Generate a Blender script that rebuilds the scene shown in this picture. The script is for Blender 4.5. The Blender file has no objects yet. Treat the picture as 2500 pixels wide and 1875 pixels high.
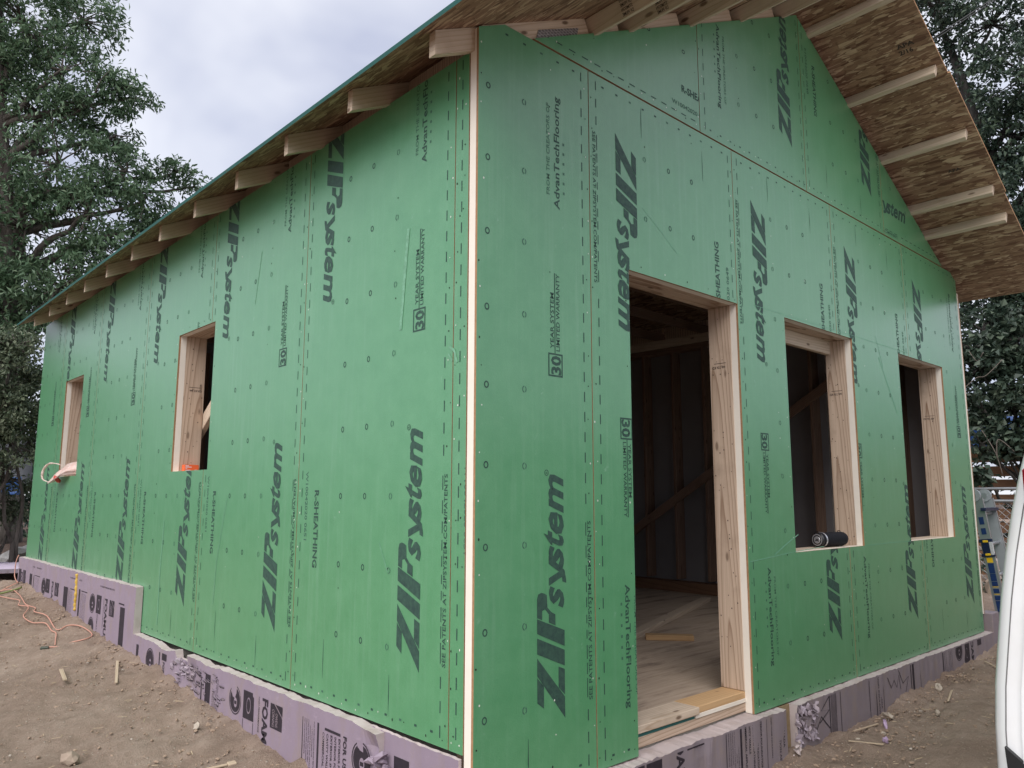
import bpy, bmesh, math, random
import numpy as np
from mathutils import Vector, Matrix, Euler, noise as mnoise

random.seed(7)
RNG = np.random.default_rng(7)
SC = bpy.context.scene
COL = SC.collection
R = math.radians

# ------------------------------------------------------------------ camera
cam_d = bpy.data.cameras.new("camera")
cam = bpy.data.objects.new("camera", cam_d)
COL.objects.link(cam)
cam_d.sensor_fit = 'HORIZONTAL'
cam_d.sensor_width = 36.0
cam_d.lens = 36.0 * 1889.74 / 2500.0
cam_d.clip_start = 0.05
cam_d.clip_end = 2000
CAM = Vector((-1.8593, -2.2048, 0.9159))
_yaw, _pit, _rol = 0.748213, 0.143992, 0.001473
_f = Vector((math.sin(_yaw) * math.cos(_pit), math.cos(_yaw) * math.cos(_pit), math.sin(_pit)))
_r = Vector((math.cos(_yaw), -math.sin(_yaw), 0))
_u = _r.cross(_f)
_r2 = _r * math.cos(_rol) + _u * math.sin(_rol)
_u2 = _u * math.cos(_rol) - _r * math.sin(_rol)
cam.matrix_world = Matrix(((_r2.x, _u2.x, -_f.x, CAM.x), (_r2.y, _u2.y, -_f.y, CAM.y),
                           (_r2.z, _u2.z, -_f.z, CAM.z), (0, 0, 0, 1)))
SC.camera = cam

# ------------------------------------------------------------------ sky, sun, exposure
SUN_EL, SUN_AZ = R(48), R(246)            # azimuth from +Y towards +X: behind and left of the camera
world = bpy.data.worlds.new("World")
SC.world = world
world.use_nodes = True
wn, wl = world.node_tree.nodes, world.node_tree.links
wn.clear()
w_out = wn.new('ShaderNodeOutputWorld')
w_bg = wn.new('ShaderNodeBackground')
w_bg.inputs['Strength'].default_value = 0.1
w_sky = wn.new('ShaderNodeTexSky')
w_sky.sky_type = 'NISHITA'
w_sky.sun_disc = False
w_sky.sun_elevation = SUN_EL
w_sky.sun_rotation = SUN_AZ
w_tc = wn.new('ShaderNodeTexCoord')
w_sep = wn.new('ShaderNodeSeparateXYZ')
w_add = wn.new('ShaderNodeMath'); w_add.operation = 'ADD'; w_add.inputs[1].default_value = 0.35
w_max = wn.new('ShaderNodeMath'); w_max.operation = 'MAXIMUM'; w_max.inputs[1].default_value = 0.1
w_div = wn.new('ShaderNodeVectorMath'); w_div.operation = 'DIVIDE'
w_n1 = wn.new('ShaderNodeTexNoise')
w_n1.inputs['Scale'].default_value = 2.0; w_n1.inputs['Detail'].default_value = 4
w_n1.inputs['Roughness'].default_value = 0.5; w_n1.inputs['Distortion'].default_value = 0.35
w_r1 = wn.new('ShaderNodeValToRGB')
w_r1.color_ramp.elements[0].position = 0.40; w_r1.color_ramp.elements[0].color = (2.3, 2.42, 2.98, 1)
w_r1.color_ramp.elements[1].position = 0.60; w_r1.color_ramp.elements[1].color = (3.55, 3.6, 3.9, 1)
w_mix = wn.new('ShaderNodeMix'); w_mix.data_type = 'RGBA'
w_mix.inputs[0].default_value = 0.9
wl.new(w_tc.outputs['Generated'], w_sep.inputs[0])
wl.new(w_sep.outputs['Z'], w_add.inputs[0]); wl.new(w_add.outputs[0], w_max.inputs[0])
wl.new(w_tc.outputs['Generated'], w_div.inputs[0]); wl.new(w_max.outputs[0], w_div.inputs[1])
wl.new(w_div.outputs[0], w_n1.inputs['Vector']); wl.new(w_n1.outputs['Fac'], w_r1.inputs[0])
wl.new(w_sky.outputs[0], w_mix.inputs[6]); wl.new(w_r1.outputs[0], w_mix.inputs[7])
wl.new(w_mix.outputs[2], w_bg.inputs['Color']); wl.new(w_bg.outputs[0], w_out.inputs[0])

sun_d = bpy.data.lights.new("sun", 'SUN')
sun_d.energy = 1.5
sun_d.angle = R(65)
sun_d.color = (1.0, 0.96, 0.92)
sun = bpy.data.objects.new("sun", sun_d)
COL.objects.link(sun)
_sd = Vector((math.sin(SUN_AZ) * math.cos(SUN_EL), math.cos(SUN_AZ) * math.cos(SUN_EL), math.sin(SUN_EL)))
sun.rotation_euler = _sd.to_track_quat('Z', 'Y').to_euler()
sun.location = (-6, -6, 12)

SC.view_settings.view_transform = 'Standard'
SC.view_settings.look = 'None'
SC.view_settings.exposure = 1.40
SC.view_settings.gamma = 1.0
SC.view_settings.use_curve_mapping = False
SC.render.engine = 'CYCLES'
SC.cycles.max_bounces = 6
SC.cycles.diffuse_bounces = 3
SC.cycles.glossy_bounces = 2
SC.cycles.transmission_bounces = 3
SC.cycles.transparent_max_bounces = 8
SC.cycles.use_denoising = True
SC.cycles.use_adaptive_sampling = True
SC.cycles.caustics_reflective = False
SC.cycles.caustics_refractive = False

# ------------------------------------------------------------------ object helpers
WM = {}


def link(o, parent=None, world=None):
    world = world or Matrix.Identity(4)
    COL.objects.link(o)
    if parent is not None:
        o.parent = parent
        o.matrix_parent_inverse = WM[parent.name].inverted()
    o.matrix_basis = world
    WM[o.name] = world.copy()
    return o


def tag(o, label=None, cat=None, group=None, kind=None):
    if label: o['label'] = label
    if cat: o['category'] = cat
    if group: o['group'] = group
    if kind: o['kind'] = kind
    return o


def empty(name, loc, label, cat, group=None):
    o = bpy.data.objects.new(name, None)
    o.empty_display_size = 0.2
    link(o, None, Matrix.Translation(Vector(loc)))
    return tag(o, label, cat, group)


def mesh_np(name, V, F, mats, parent=None, smooth=False, midx=None, world=None):
    me = bpy.data.meshes.new(name)
    me.from_pydata([tuple(v) for v in V], [], [tuple(f) for f in F])
    for m in (mats if isinstance(mats, (list, tuple)) else [mats]):
        me.materials.append(m)
    if midx is not None:
        me.polygons.foreach_set('material_index', np.asarray(midx, dtype=np.int32))
    if smooth:
        me.polygons.foreach_set('use_smooth', np.ones(len(me.polygons), dtype=bool))
    me.update()
    return link(bpy.data.objects.new(name, me), parent, world)


def mesh_bm(name, bm, mats, parent=None, smooth=False, world=None):
    me = bpy.data.meshes.new(name)
    bm.to_mesh(me); bm.free()
    for m in (mats if isinstance(mats, (list, tuple)) else [mats]):
        me.materials.append(m)
    if smooth:
        me.polygons.foreach_set('use_smooth', np.ones(len(me.polygons), dtype=bool))
    return link(bpy.data.objects.new(name, me), parent, world)


def bm_box(bm, lo, hi, mi=0):
    x0, y0, z0 = lo; x1, y1, z1 = hi
    v = [bm.verts.new(p) for p in ((x0, y0, z0), (x1, y0, z0), (x1, y1, z0), (x0, y1, z0),
                                   (x0, y0, z1), (x1, y0, z1), (x1, y1, z1), (x0, y1, z1))]
    for q in ((0, 3, 2, 1), (4, 5, 6, 7), (0, 1, 5, 4), (1, 2, 6, 5), (2, 3, 7, 6), (3, 0, 4, 7)):
        f = bm.faces.new([v[i] for i in q]); f.material_index = mi
    return v


def box(name, lo, hi, mat, parent=None, bevel=0.0):
    bm = bmesh.new()
    bm_box(bm, lo, hi)
    if bevel:
        bmesh.ops.bevel(bm, geom=bm.edges[:], offset=bevel, segments=1, affect='EDGES')
    return mesh_bm(name, bm, mat, parent)


def board(name, p0, p1, w, t, mat, parent=None, up=(0, 0, 1), bevel=0.003, cut=None):
    """a sawn board: local Z is its length, local X the width w, local Y the thickness t (towards up)."""
    p0, p1 = Vector(p0), Vector(p1)
    z = (p1 - p0); L = z.length; z.normalize()
    y = Vector(up) - z * Vector(up).dot(z); y.normalize()
    x = y.cross(z)
    M = Matrix(((x.x, y.x, z.x, p0.x), (x.y, y.y, z.y, p0.y), (x.z, y.z, z.z, p0.z), (0, 0, 0, 1)))
    bm = bmesh.new()
    bm_box(bm, (-w / 2, -t / 2, 0), (w / 2, t / 2, L))
    if bevel:
        bmesh.ops.bevel(bm, geom=bm.edges[:], offset=bevel, segments=1, affect='EDGES')
    if cut:
        Mi = M.inverted()
        for co, no in cut:
            c = Mi @ Vector(co); n = M.to_3x3().transposed() @ Vector(no)
            r_ = bmesh.ops.bisect_plane(bm, geom=bm.verts[:] + bm.edges[:] + bm.faces[:], plane_co=c, plane_no=n, clear_outer=True)
            ed = [e for e in r_['geom_cut'] if isinstance(e, bmesh.types.BMEdge)]
            if ed: bmesh.ops.edgeloop_fill(bm, edges=ed)
    return mesh_bm(name, bm, mat, parent, world=M)


def tube(pts, rad, sides=8, closed_ends=True):
    """swept tube through pts; rad a number or one per point -> V, F"""
    pts = [Vector(p) for p in pts]
    n = len(pts)
    rads = [rad] * n if isinstance(rad, (int, float)) else rad
    V, F = [], []
    prev = None
    for i in range(n):
        t = (pts[min(i + 1, n - 1)] - pts[max(i - 1, 0)])
        if t.length < 1e-9: t = Vector((0, 0, 1))
        t.normalize()
        if prev is None:
            a = Vector((1, 0, 0)) if abs(t.x) < 0.8 else Vector((0, 1, 0))
            nx = a - t * a.dot(t)
        else:
            nx = prev - t * prev.dot(t)
            if nx.length < 1e-6:
                a = Vector((1, 0, 0)) if abs(t.x) < 0.8 else Vector((0, 1, 0))
                nx = a - t * a.dot(t)
        nx.normalize(); prev = nx
        ny = t.cross(nx)
        for k in range(sides):
            an = 2 * math.pi * k / sides
            V.append(pts[i] + (nx * math.cos(an) + ny * math.sin(an)) * rads[i])
    for i in range(n - 1):
        for k in range(sides):
            k2 = (k + 1) % sides
            F.append((i * sides + k, i * sides + k2, (i + 1) * sides + k2, (i + 1) * sides + k))
    if closed_ends:
        F.append(tuple(range(sides - 1, -1, -1)))
        F.append(tuple((n - 1) * sides + k for k in range(sides)))
    return V, F


def join(parts):
    V, F = [], []
    for v, f in parts:
        o = len(V)
        V += list(v); F += [tuple(i + o for i in q) for q in f]
    return V, F


def smooth_path(pts, sub=4):
    pts = [Vector(p) for p in pts]
    out = []
    for i in range(len(pts) - 1):
        p0, p1, p2, p3 = pts[max(i - 1, 0)], pts[i], pts[i + 1], pts[min(i + 2, len(pts) - 1)]
        for k in range(sub):
            t = k / sub
            out.append(0.5 * ((2 * p1) + (p2 - p0) * t + (2 * p0 - 5 * p1 + 4 * p2 - p3) * t * t + (3 * p1 - p0 - 3 * p2 + p3) * t ** 3))
    out.append(pts[-1])
    return out


# ------------------------------------------------------------------ material helpers
class NT:
    def __init__(self, name):
        self.m = bpy.data.materials.new(name)
        self.m.use_nodes = True
        self.n = self.m.node_tree.nodes; self.l = self.m.node_tree.links
        self.n.clear()
        self.out = self.n.new('ShaderNodeOutputMaterial')
        self.b = self.n.new('ShaderNodeBsdfPrincipled')
        self.l.new(self.b.outputs[0], self.out.inputs[0])

    def node(self, t, **kw):
        n = self.n.new(t)
        for k, v in kw.items(): setattr(n, k, v)
        return n

    def tex(self, coord='Object', scale=(1, 1, 1), rot=(0, 0, 0), loc=(0, 0, 0)):
        tc = self.node('ShaderNodeTexCoord'); mp = self.node('ShaderNodeMapping')
        mp.inputs['Scale'].default_value = scale; mp.inputs['Rotation'].default_value = rot
        mp.inputs['Location'].default_value = loc
        self.l.new(tc.outputs[coord], mp.inputs[0])
        return mp.outputs[0]

    def noise(self, vec, scale, detail=4, rough=0.55, dist=0.0):
        n = self.node('ShaderNodeTexNoise')
        n.inputs['Scale'].default_value = scale; n.inputs['Detail'].default_value = detail
        n.inputs['Roughness'].default_value = rough; n.inputs['Distortion'].default_value = dist
        self.l.new(vec, n.inputs['Vector'])
        return n.outputs['Fac']

    def ramp(self, fac, stops, interp='LINEAR'):
        r = self.node('ShaderNodeValToRGB')
        r.color_ramp.interpolation = interp
        e = r.color_ramp.elements
        while len(e) < len(stops): e.new(0.5)
        for i, (p, c) in enumerate(stops):
            e[i].position = p
            e[i].color = (c, c, c, 1) if isinstance(c, (int, float)) else (*c, 1)
        self.l.new(fac, r.inputs[0])
        return r.outputs[0]

    def mix(self, fac, a, b, blend='MIX'):
        m = self.node('ShaderNodeMix', data_type='RGBA', blend_type=blend)
        for i, v in ((0, fac), (6, a), (7, b)):
            if isinstance(v, bpy.types.NodeSocket): self.l.new(v, m.inputs[i])
            elif i == 0: m.inputs[0].default_value = v
            elif isinstance(v, (int, float)): m.inputs[i].default_value = (v, v, v, 1)
            else: m.inputs[i].default_value = (*v, 1)
        return m.outputs[2]

    def math(self, op, a, b=None, clamp=False):
        m = self.node('ShaderNodeMath', operation=op, use_clamp=clamp)
        for i, v in enumerate((a, b)):
            if v is None: continue
            if isinstance(v, bpy.types.NodeSocket): self.l.new(v, m.inputs[i])
            else: m.inputs[i].default_value = v
        return m.outputs[0]

    def color(self, v):
        if isinstance(v, bpy.types.NodeSocket): self.l.new(v, self.b.inputs['Base Color'])
        else: self.b.inputs['Base Color'].default_value = (*v, 1)
        return self

    def rough(self, v, spec=None):
        if isinstance(v, bpy.types.NodeSocket): self.l.new(v, self.b.inputs['Roughness'])
        else: self.b.inputs['Roughness'].default_value = v
        if spec is not None: self.b.inputs['Specular IOR Level'].default_value = spec
        return self

    def bump(self, h, strength=0.3, dist=0.01):
        b = self.node('ShaderNodeBump')
        b.inputs['Strength'].default_value = strength; b.inputs['Distance'].default_value = dist
        self.l.new(h, b.inputs['Height']); self.l.new(b.outputs[0], self.b.inputs['Normal'])
        return self


def flat(name, c, rough=0.6, spec=0.4, metal=0.0, var=0.0, scale=20):
    t = NT(name)
    if var:
        v = t.noise(t.tex(), scale, 5)
        t.color(t.mix(v, tuple(x * (1 - var) for x in c), tuple(min(1, x * (1 + var)) for x in c)))
    else:
        t.color(c)
    t.rough(rough, spec)
    t.b.inputs['Metallic'].default_value = metal
    return t.m


def m_green(name='green_coated_sheathing'):
    t = NT(name)
    o = t.tex()
    fine = t.noise(o, 150, 4, 0.65)
    mid = t.noise(o, 9, 7, 0.68)
    streak = t.noise(t.tex(scale=(34, 34, 1.3)), 1.0, 5, 0.65)
    big = t.noise(o, 1.1, 3, 0.5)
    c = t.mix(t.ramp(mid, [(0.3, 0.0), (0.72, 1.0)]), (0.070, 0.258, 0.113), (0.099, 0.302, 0.144))
    c = t.mix(t.ramp(fine, [(0.35, 0.0), (0.65, 1.0)]), t.mix(0.22, c, (0.049, 0.200, 0.083)), c)
    # pale rubbed dust, in vertical streaks and patches
    dust = t.math('MULTIPLY', t.ramp(streak, [(0.50, 0.0), (0.78, 1.0)]), t.ramp(big, [(0.38, 0.15), (0.66, 0.8)]))
    scr = t.ramp(t.noise(t.tex(scale=(7, 7, 5), rot=(0.5, 0.4, 0.3)), 3.1, 8, 0.72, 0.6), [(0.64, 0.0), (0.72, 0.6)])
    c = t.mix(t.math('MULTIPLY', dust, 0.24), c, (0.36, 0.52, 0.42))
    c = t.mix(t.math('MULTIPLY', scr, 0.40), c, (0.40, 0.55, 0.46))
    # small dark spatter
    spat = t.node('ShaderNodeTexVoronoi'); spat.inputs['Scale'].default_value = 30
    t.l.new(o, spat.inputs['Vector'])
    sp = t.math('MULTIPLY', t.ramp(spat.outputs['Distance'], [(0.05, 1.0), (0.10, 0.0)]), t.ramp(big, [(0.5, 0.0), (0.6, 0.35)]))
    c = t.mix(sp, c, (0.05, 0.14, 0.08))
    t.color(c)
    t.rough(t.ramp(mid, [(0.2, 0.30), (0.8, 0.40)]), 0.70)
    t.b.inputs['Coat Weight'].default_value = 0.6; t.b.inputs['Coat Roughness'].default_value = 0.30
    b2 = t.node('ShaderNodeBump'); b2.inputs['Strength'].default_value = 0.25; b2.inputs['Distance'].default_value = 0.02
    t.l.new(t.noise(o, 1.7, 2, 0.5), b2.inputs['Height'])
    t.bump(fine, 0.16, 0.004)
    nb = [n for n in t.n if n.type == 'BUMP' and n is not b2][-1]
    t.l.new(b2.outputs[0], nb.inputs['Normal'])
    return t.m


def m_wood(name, light, dark, ringscale=26, tint=0.25, knots=True):
    t = NT(name)
    oi = t.node('ShaderNodeObjectInfo')
    tc = t.node('ShaderNodeTexCoord')
    off = t.node('ShaderNodeVectorMath', operation='SCALE'); off.inputs[0].default_value = (3.1, 5.7, 11.3)
    t.l.new(oi.outputs['Random'], off.inputs['Scale'])
    ad = t.node('ShaderNodeVectorMath', operation='ADD')
    t.l.new(tc.outputs['Object'], ad.inputs[0]); t.l.new(off.outputs[0], ad.inputs[1])
    v = ad.outputs[0]
    # growth rings round a pith that runs a little off the board and leans along it
    off2 = t.node('ShaderNodeVectorMath', operation='SCALE'); off2.inputs[0].default_value = (0.05, -0.04, 0.0)
    t.l.new(oi.outputs['Random'], off2.inputs['Scale'])
    ad2 = t.node('ShaderNodeVectorMath', operation='ADD')
    t.l.new(tc.outputs['Object'], ad2.inputs[0]); t.l.new(off2.outputs[0], ad2.inputs[1])
    mp = t.node('ShaderNodeMapping')
    mp.inputs['Rotation'].default_value = (0.028, 0.022, 0); mp.inputs['Location'].default_value = (0.016, 0.035, 0)
    t.l.new(ad2.outputs[0], mp.inputs[0])
    wv = t.node('ShaderNodeTexWave', wave_type='RINGS', rings_direction='Z', wave_profile='SAW')
    wv.inputs['Scale'].default_value = ringscale
    wv.inputs['Distortion'].default_value = 2.2; wv.inputs['Detail'].default_value = 2
    wv.inputs['Detail Scale'].default_value = 0.6
    sm = t.node('ShaderNodeMapping'); sm.inputs['Scale'].default_value = (1, 1, 0.22)
    t.l.new(mp.outputs[0], sm.inputs[0]); t.l.new(sm.outputs[0], wv.inputs['Vector'])
    m2 = t.node('ShaderNodeMapping'); m2.inputs['Scale'].default_value = (160, 160, 3)
    t.l.new(v, m2.inputs[0])
    fib = t.noise(m2.outputs[0], 1.0, 4, 0.6)
    c = t.mix(t.ramp(wv.outputs['Fac'], [(0.45, 0.0), (0.80, 0.35), (0.94, 1.0), (1.0, 0.15)]), light, dark)
    c = t.mix(t.math('MULTIPLY', t.ramp(fib, [(0.35, 0.0), (0.7, 1.0)]), 0.35), c, tuple(x * 0.8 for x in dark))
    stain = t.noise(v, 5.0, 5, 0.6)
    c = t.mix(t.math('MULTIPLY', t.ramp(stain, [(0.55, 0.0), (0.75, 1.0)]), 0.35), c, tuple(x * 0.55 for x in dark))
    if knots:
        vo = t.node('ShaderNodeTexVoronoi'); vo.inputs['Scale'].default_value = 1.0
        mk = t.node('ShaderNodeMapping'); mk.inputs['Scale'].default_value = (11, 11, 4.2)
        t.l.new(v, mk.inputs[0]); t.l.new(mk.outputs[0], vo.inputs['Vector'])
        k = t.ramp(vo.outputs['Distance'], [(0.07, 1.0), (0.13, 0.0)])
        c = t.mix(t.math('MULTIPLY', k, 0.85), c, (0.10, 0.055, 0.03))
    c = t.mix(t.math('MULTIPLY', oi.outputs['Random'], tint), c, tuple(x * 1.12 for x in light))
    t.color(c); t.rough(0.72, 0.25); t.bump(fib, 0.15, 0.002)
    return t.m


def m_osb(name, stops, axis='xy', wet=0.0):
    """strand board: three layers of long random chips, the upper covering the lower"""
    t = NT(name)
    cols = None; hgt = None
    for i, (ang, sc) in enumerate(((0.15, (14, 105)), (-0.55, (16, 88)), (0.75, (15, 80)), (-0.2, (12, 72)), (1.15, (18, 70)), (0.32, (10.5, 60)))):
        if axis == 'xy':
            vec = t.tex(scale=(sc[1], sc[0], 1), rot=(0, 0, ang), loc=(i * 1.7, i * 2.3, 0))
        else:
            vec = t.tex(scale=(1, sc[0], sc[1]), rot=(ang, 0, 0), loc=(0, i * 1.7, i * 2.3))
        nz = t.node('ShaderNodeTexNoise'); nz.inputs['Scale'].default_value = 0.9; nz.inputs['Detail'].default_value = 3
        t.l.new(vec, nz.inputs['Vector'])
        mx = t.mix(0.16, vec, nz.outputs['Color'])
        vo = t.node('ShaderNodeTexVoronoi', voronoi_dimensions='3D'); vo.inputs['Scale'].default_value = 1.0
        t.l.new(mx, vo.inputs['Vector'])
        sp = t.node('ShaderNodeSeparateColor'); t.l.new(vo.outputs['Color'], sp.inputs[0])
        ed = t.node('ShaderNodeTexVoronoi', voronoi_dimensions='3D', feature='DISTANCE_TO_EDGE'); ed.inputs['Scale'].default_value = 1.0
        t.l.new(mx, ed.inputs['Vector'])
        c = t.ramp(sp.outputs[0], stops)
        c = t.mix(t.ramp(ed.outputs['Distance'], [(0.0, 0.5), (0.05, 0.0)]), c, (0.075, 0.04, 0.026))  # thin shadow lines between the strands, painted into the colour
        if cols is None: cols, hgt = c, sp.outputs[1]
        else:
            cover = t.math('GREATER_THAN', sp.outputs[2], 0.58)
            cols = t.mix(cover, cols, c)
            hgt = t.mix(cover, hgt, sp.outputs[1])
    gr = t.noise(t.tex(scale=(90, 14, 1) if axis == 'xy' else (1, 14, 90)), 1.0, 4, 0.6)
    cols = t.mix(t.math('MULTIPLY', t.ramp(gr, [(0.4, 0.0), (0.7, 1.0)]), 0.35), cols, (0.10, 0.06, 0.035))
    t.color(cols); t.rough(0.7, 0.25); t.bump(hgt, 0.35, 0.004)
    return t.m


def m_dirt():
    t = NT('dry_dirt')
    o = t.tex()
    a = t.noise(o, 1.0, 6, 0.62, 0.3); b = t.noise(o, 14, 8, 0.7); c3 = t.noise(o, 130, 6, 0.75)
    c = t.mix(t.ramp(a, [(0.34, 0.0), (0.68, 1.0)]), (0.262, 0.192, 0.150), (0.366, 0.286, 0.230))
    damp = t.noise(t.tex(scale=(0.7, 1.6, 1), rot=(0, 0, 0.5)), 1.3, 5, 0.65, 0.5)
    c = t.mix(t.math('MULTIPLY', t.ramp(damp, [(0.52, 0.0), (0.68, 1.0)]), 0.5), c, (0.135, 0.092, 0.068))
    c = t.mix(t.ramp(b, [(0.42, 0.0), (0.62, 1.0)]), t.mix(0.42, c, (0.185, 0.128, 0.092)), c)
    c = t.mix(t.math('MULTIPLY', t.ramp(c3, [(0.45, 0.0), (0.75, 1.0)]), 0.5), c, (0.42, 0.35, 0.285))
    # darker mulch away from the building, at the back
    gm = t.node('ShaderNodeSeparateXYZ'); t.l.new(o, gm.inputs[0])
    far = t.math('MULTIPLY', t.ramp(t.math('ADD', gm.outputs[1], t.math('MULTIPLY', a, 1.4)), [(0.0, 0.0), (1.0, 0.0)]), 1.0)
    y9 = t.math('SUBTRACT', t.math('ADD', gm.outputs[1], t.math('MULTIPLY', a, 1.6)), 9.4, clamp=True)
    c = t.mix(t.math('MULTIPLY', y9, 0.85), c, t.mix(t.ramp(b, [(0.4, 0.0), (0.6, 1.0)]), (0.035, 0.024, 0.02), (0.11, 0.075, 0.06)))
    peb = t.node('ShaderNodeTexVoronoi'); peb.inputs['Scale'].default_value = 55
    t.l.new(o, peb.inputs['Vector'])
    ps = t.node('ShaderNodeSeparateColor'); t.l.new(peb.outputs['Color'], ps.inputs[0])
    pm = t.math('MULTIPLY', t.math('GREATER_THAN', ps.outputs[0], 0.90), t.ramp(peb.outputs['Distance'], [(0.22, 1.0), (0.34, 0.0)]))
    c = t.mix(t.math('MULTIPLY', pm, 0.7), c, (0.48, 0.42, 0.35))
    t.color(c); t.rough(0.95, 0.1)
    h = t.math('ADD', t.math('MULTIPLY', b, 0.9), t.math('ADD', t.math('MULTIPLY', c3, 0.55), t.math('MULTIPLY', pm, 0.3)))
    t.bump(h, 0.85, 0.03)
    return t.m


def m_foam(name, c0, c1):
    t = NT(name)
    o = t.tex()
    n = t.noise(o, 5, 5, 0.6); f = t.noise(o, 120, 3)
    sc = t.ramp(t.noise(t.tex(scale=(6, 6, 14)), 2.2, 7, 0.7, 0.5), [(0.60, 0.0), (0.72, 1.0)])
    c = t.mix(n, c0, c1)
    c = t.mix(t.math('MULTIPLY', sc, 0.35), c, tuple(min(1, x * 1.45) for x in c1))
    # dust splashed up from the dirt
    dst = t.ramp(t.noise(t.tex(scale=(9, 9, 5)), 1.3, 6, 0.65), [(0.48, 0.0), (0.75, 1.0)])
    c = t.mix(t.math('MULTIPLY', dst, 0.55), c, (0.27, 0.21, 0.168))
    t.color(c); t.rough(0.6, 0.3); t.bump(f, 0.12, 0.003)
    return t.m


def m_leaf(name, stops, trans=0.25, rough=0.45):
    t = NT(name)
    g = t.node('ShaderNodeNewGeometry')
    v = t.noise(t.tex(), 0.9, 3)
    c = t.ramp(g.outputs['Random Per Island'], stops)
    c = t.mix(t.math('MULTIPLY', t.ramp(v, [(0.35, 0.0), (0.65, 1.0)]), 0.35), c, tuple(x * 0.6 for x in stops[0][1]))
    t.color(c); t.rough(rough, 0.35)
    tr = t.node('ShaderNodeBsdfTranslucent'); ms = t.node('ShaderNodeMixShader')
    t.l.new(c, tr.inputs['Color']); ms.inputs[0].default_value = trans
    t.l.new(t.b.outputs[0], ms.inputs[1]); t.l.new(tr.outputs[0], ms.inputs[2])
    t.l.new(ms.outputs[0], t.out.inputs[0])
    return t.m


def m_bark(name, c0, c1):
    t = NT(name)
    v = t.noise(t.tex(scale=(14, 14, 3)), 1.0, 7, 0.7)
    t.color(t.mix(t.ramp(v, [(0.35, 0.0), (0.65, 1.0)]), c0, c1)); t.rough(0.9, 0.15); t.bump(v, 0.8, 0.03)
    return t.m


def m_print(name, c, worn=0.25):
    """printed ink: thin in places"""
    t = NT(name)
    v = t.noise(t.tex(), 45, 5, 0.7)
    t.color(t.mix(t.ramp(v, [(0.35, 0.0), (0.75, worn)]), c, (0.09, 0.22, 0.13)))
    t.rough(0.55, 0.3)
    return t.m


M = {}
M['green'] = m_green()
M['ink'] = m_print('dark_ink', (0.024, 0.052, 0.046), 0.38)
M['ink_soft'] = m_print('faded_ink', (0.05, 0.115, 0.085), 0.7)
M['osb_edge'] = flat('strand_board_edge', (0.34, 0.20, 0.11), 0.85, 0.15, var=0.35, scale=60)
M['seam'] = flat('seam_edge', (0.20, 0.11, 0.06), 0.85, 0.1, var=0.3, scale=60)
M['polyiso'] = flat('cream_foam_core', (0.78, 0.72, 0.63), 0.85, 0.15, var=0.10, scale=9)
M['facer'] = flat('grey_foam_facer', (0.27, 0.255, 0.26), 0.8, 0.2, var=0.12, scale=6)
M['stud'] = m_wood('fir_lumber', (0.57, 0.44, 0.335), (0.24, 0.145, 0.090), 22)
M['shaded_stud'] = m_wood('shaded_fir_lumber', (0.30, 0.195, 0.14), (0.17, 0.10, 0.068), 24)  # fir copy with the dimness of the interior put into its colour
M['white_wood'] = m_wood('pale_pine_lumber', (0.60, 0.495, 0.385), (0.43, 0.32, 0.225), 18, knots=True)
M['eave_wood'] = m_wood('pale_truss_lumber', (0.56, 0.46, 0.355), (0.42, 0.32, 0.225), 16)
M['gold_wood'] = m_wood('golden_pine_lumber', (0.55, 0.36, 0.19), (0.42, 0.25, 0.12), 16)
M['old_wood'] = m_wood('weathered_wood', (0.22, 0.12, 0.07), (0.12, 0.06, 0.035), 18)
M['osb'] = m_osb('roof_strand_board', [(0.0, (0.13, 0.064, 0.042)), (0.25, (0.235, 0.134, 0.086)), (0.7, (0.335, 0.215, 0.135)), (1.0, (0.54, 0.395, 0.265))])
M['roof_top'] = flat('teal_roof_coating', (0.035, 0.15, 0.135), 0.55, 0.4, var=0.2)
M['floor_ply'] = None
M['purple'] = m_foam('purple_foam', (0.232, 0.182, 0.234), (0.298, 0.242, 0.292))
M['purple_cut'] = m_foam('dusty_cut_foam', (0.40, 0.335, 0.325), (0.52, 0.45, 0.44))
M['mauve_grey'] = m_foam('dusty_mauve_foam', (0.205, 0.170, 0.193), (0.262, 0.222, 0.243))
M['torn'] = m_foam('torn_foam_face', (0.27, 0.225, 0.27), (0.40, 0.345, 0.39))
M['foam_ink'] = flat('foam_print_ink', (0.028, 0.022, 0.03), 0.6, 0.3, var=0.5, scale=30)
M['concrete'] = flat('foundation_concrete', (0.30, 0.28, 0.25), 0.9, 0.15, var=0.2, scale=12)
M['teal_strip'] = flat('teal_subfloor_coating', (0.012, 0.12, 0.115), 0.4, 0.5)
M['dirt'] = m_dirt()
M['nail'] = flat('bright_nail_heads', (0.62, 0.66, 0.58), 0.4, 0.5)
M['hole'] = flat('dark_nail_holes', (0.03, 0.035, 0.03), 0.8, 0.1)
M['plate'] = flat('galvanised_plate', (0.42, 0.40, 0.40), 0.45, 0.5, metal=0.6, var=0.3, scale=70)
M['stamp'] = flat('black_stamp_ink', (0.05, 0.04, 0.035), 0.7, 0.2)


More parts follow.
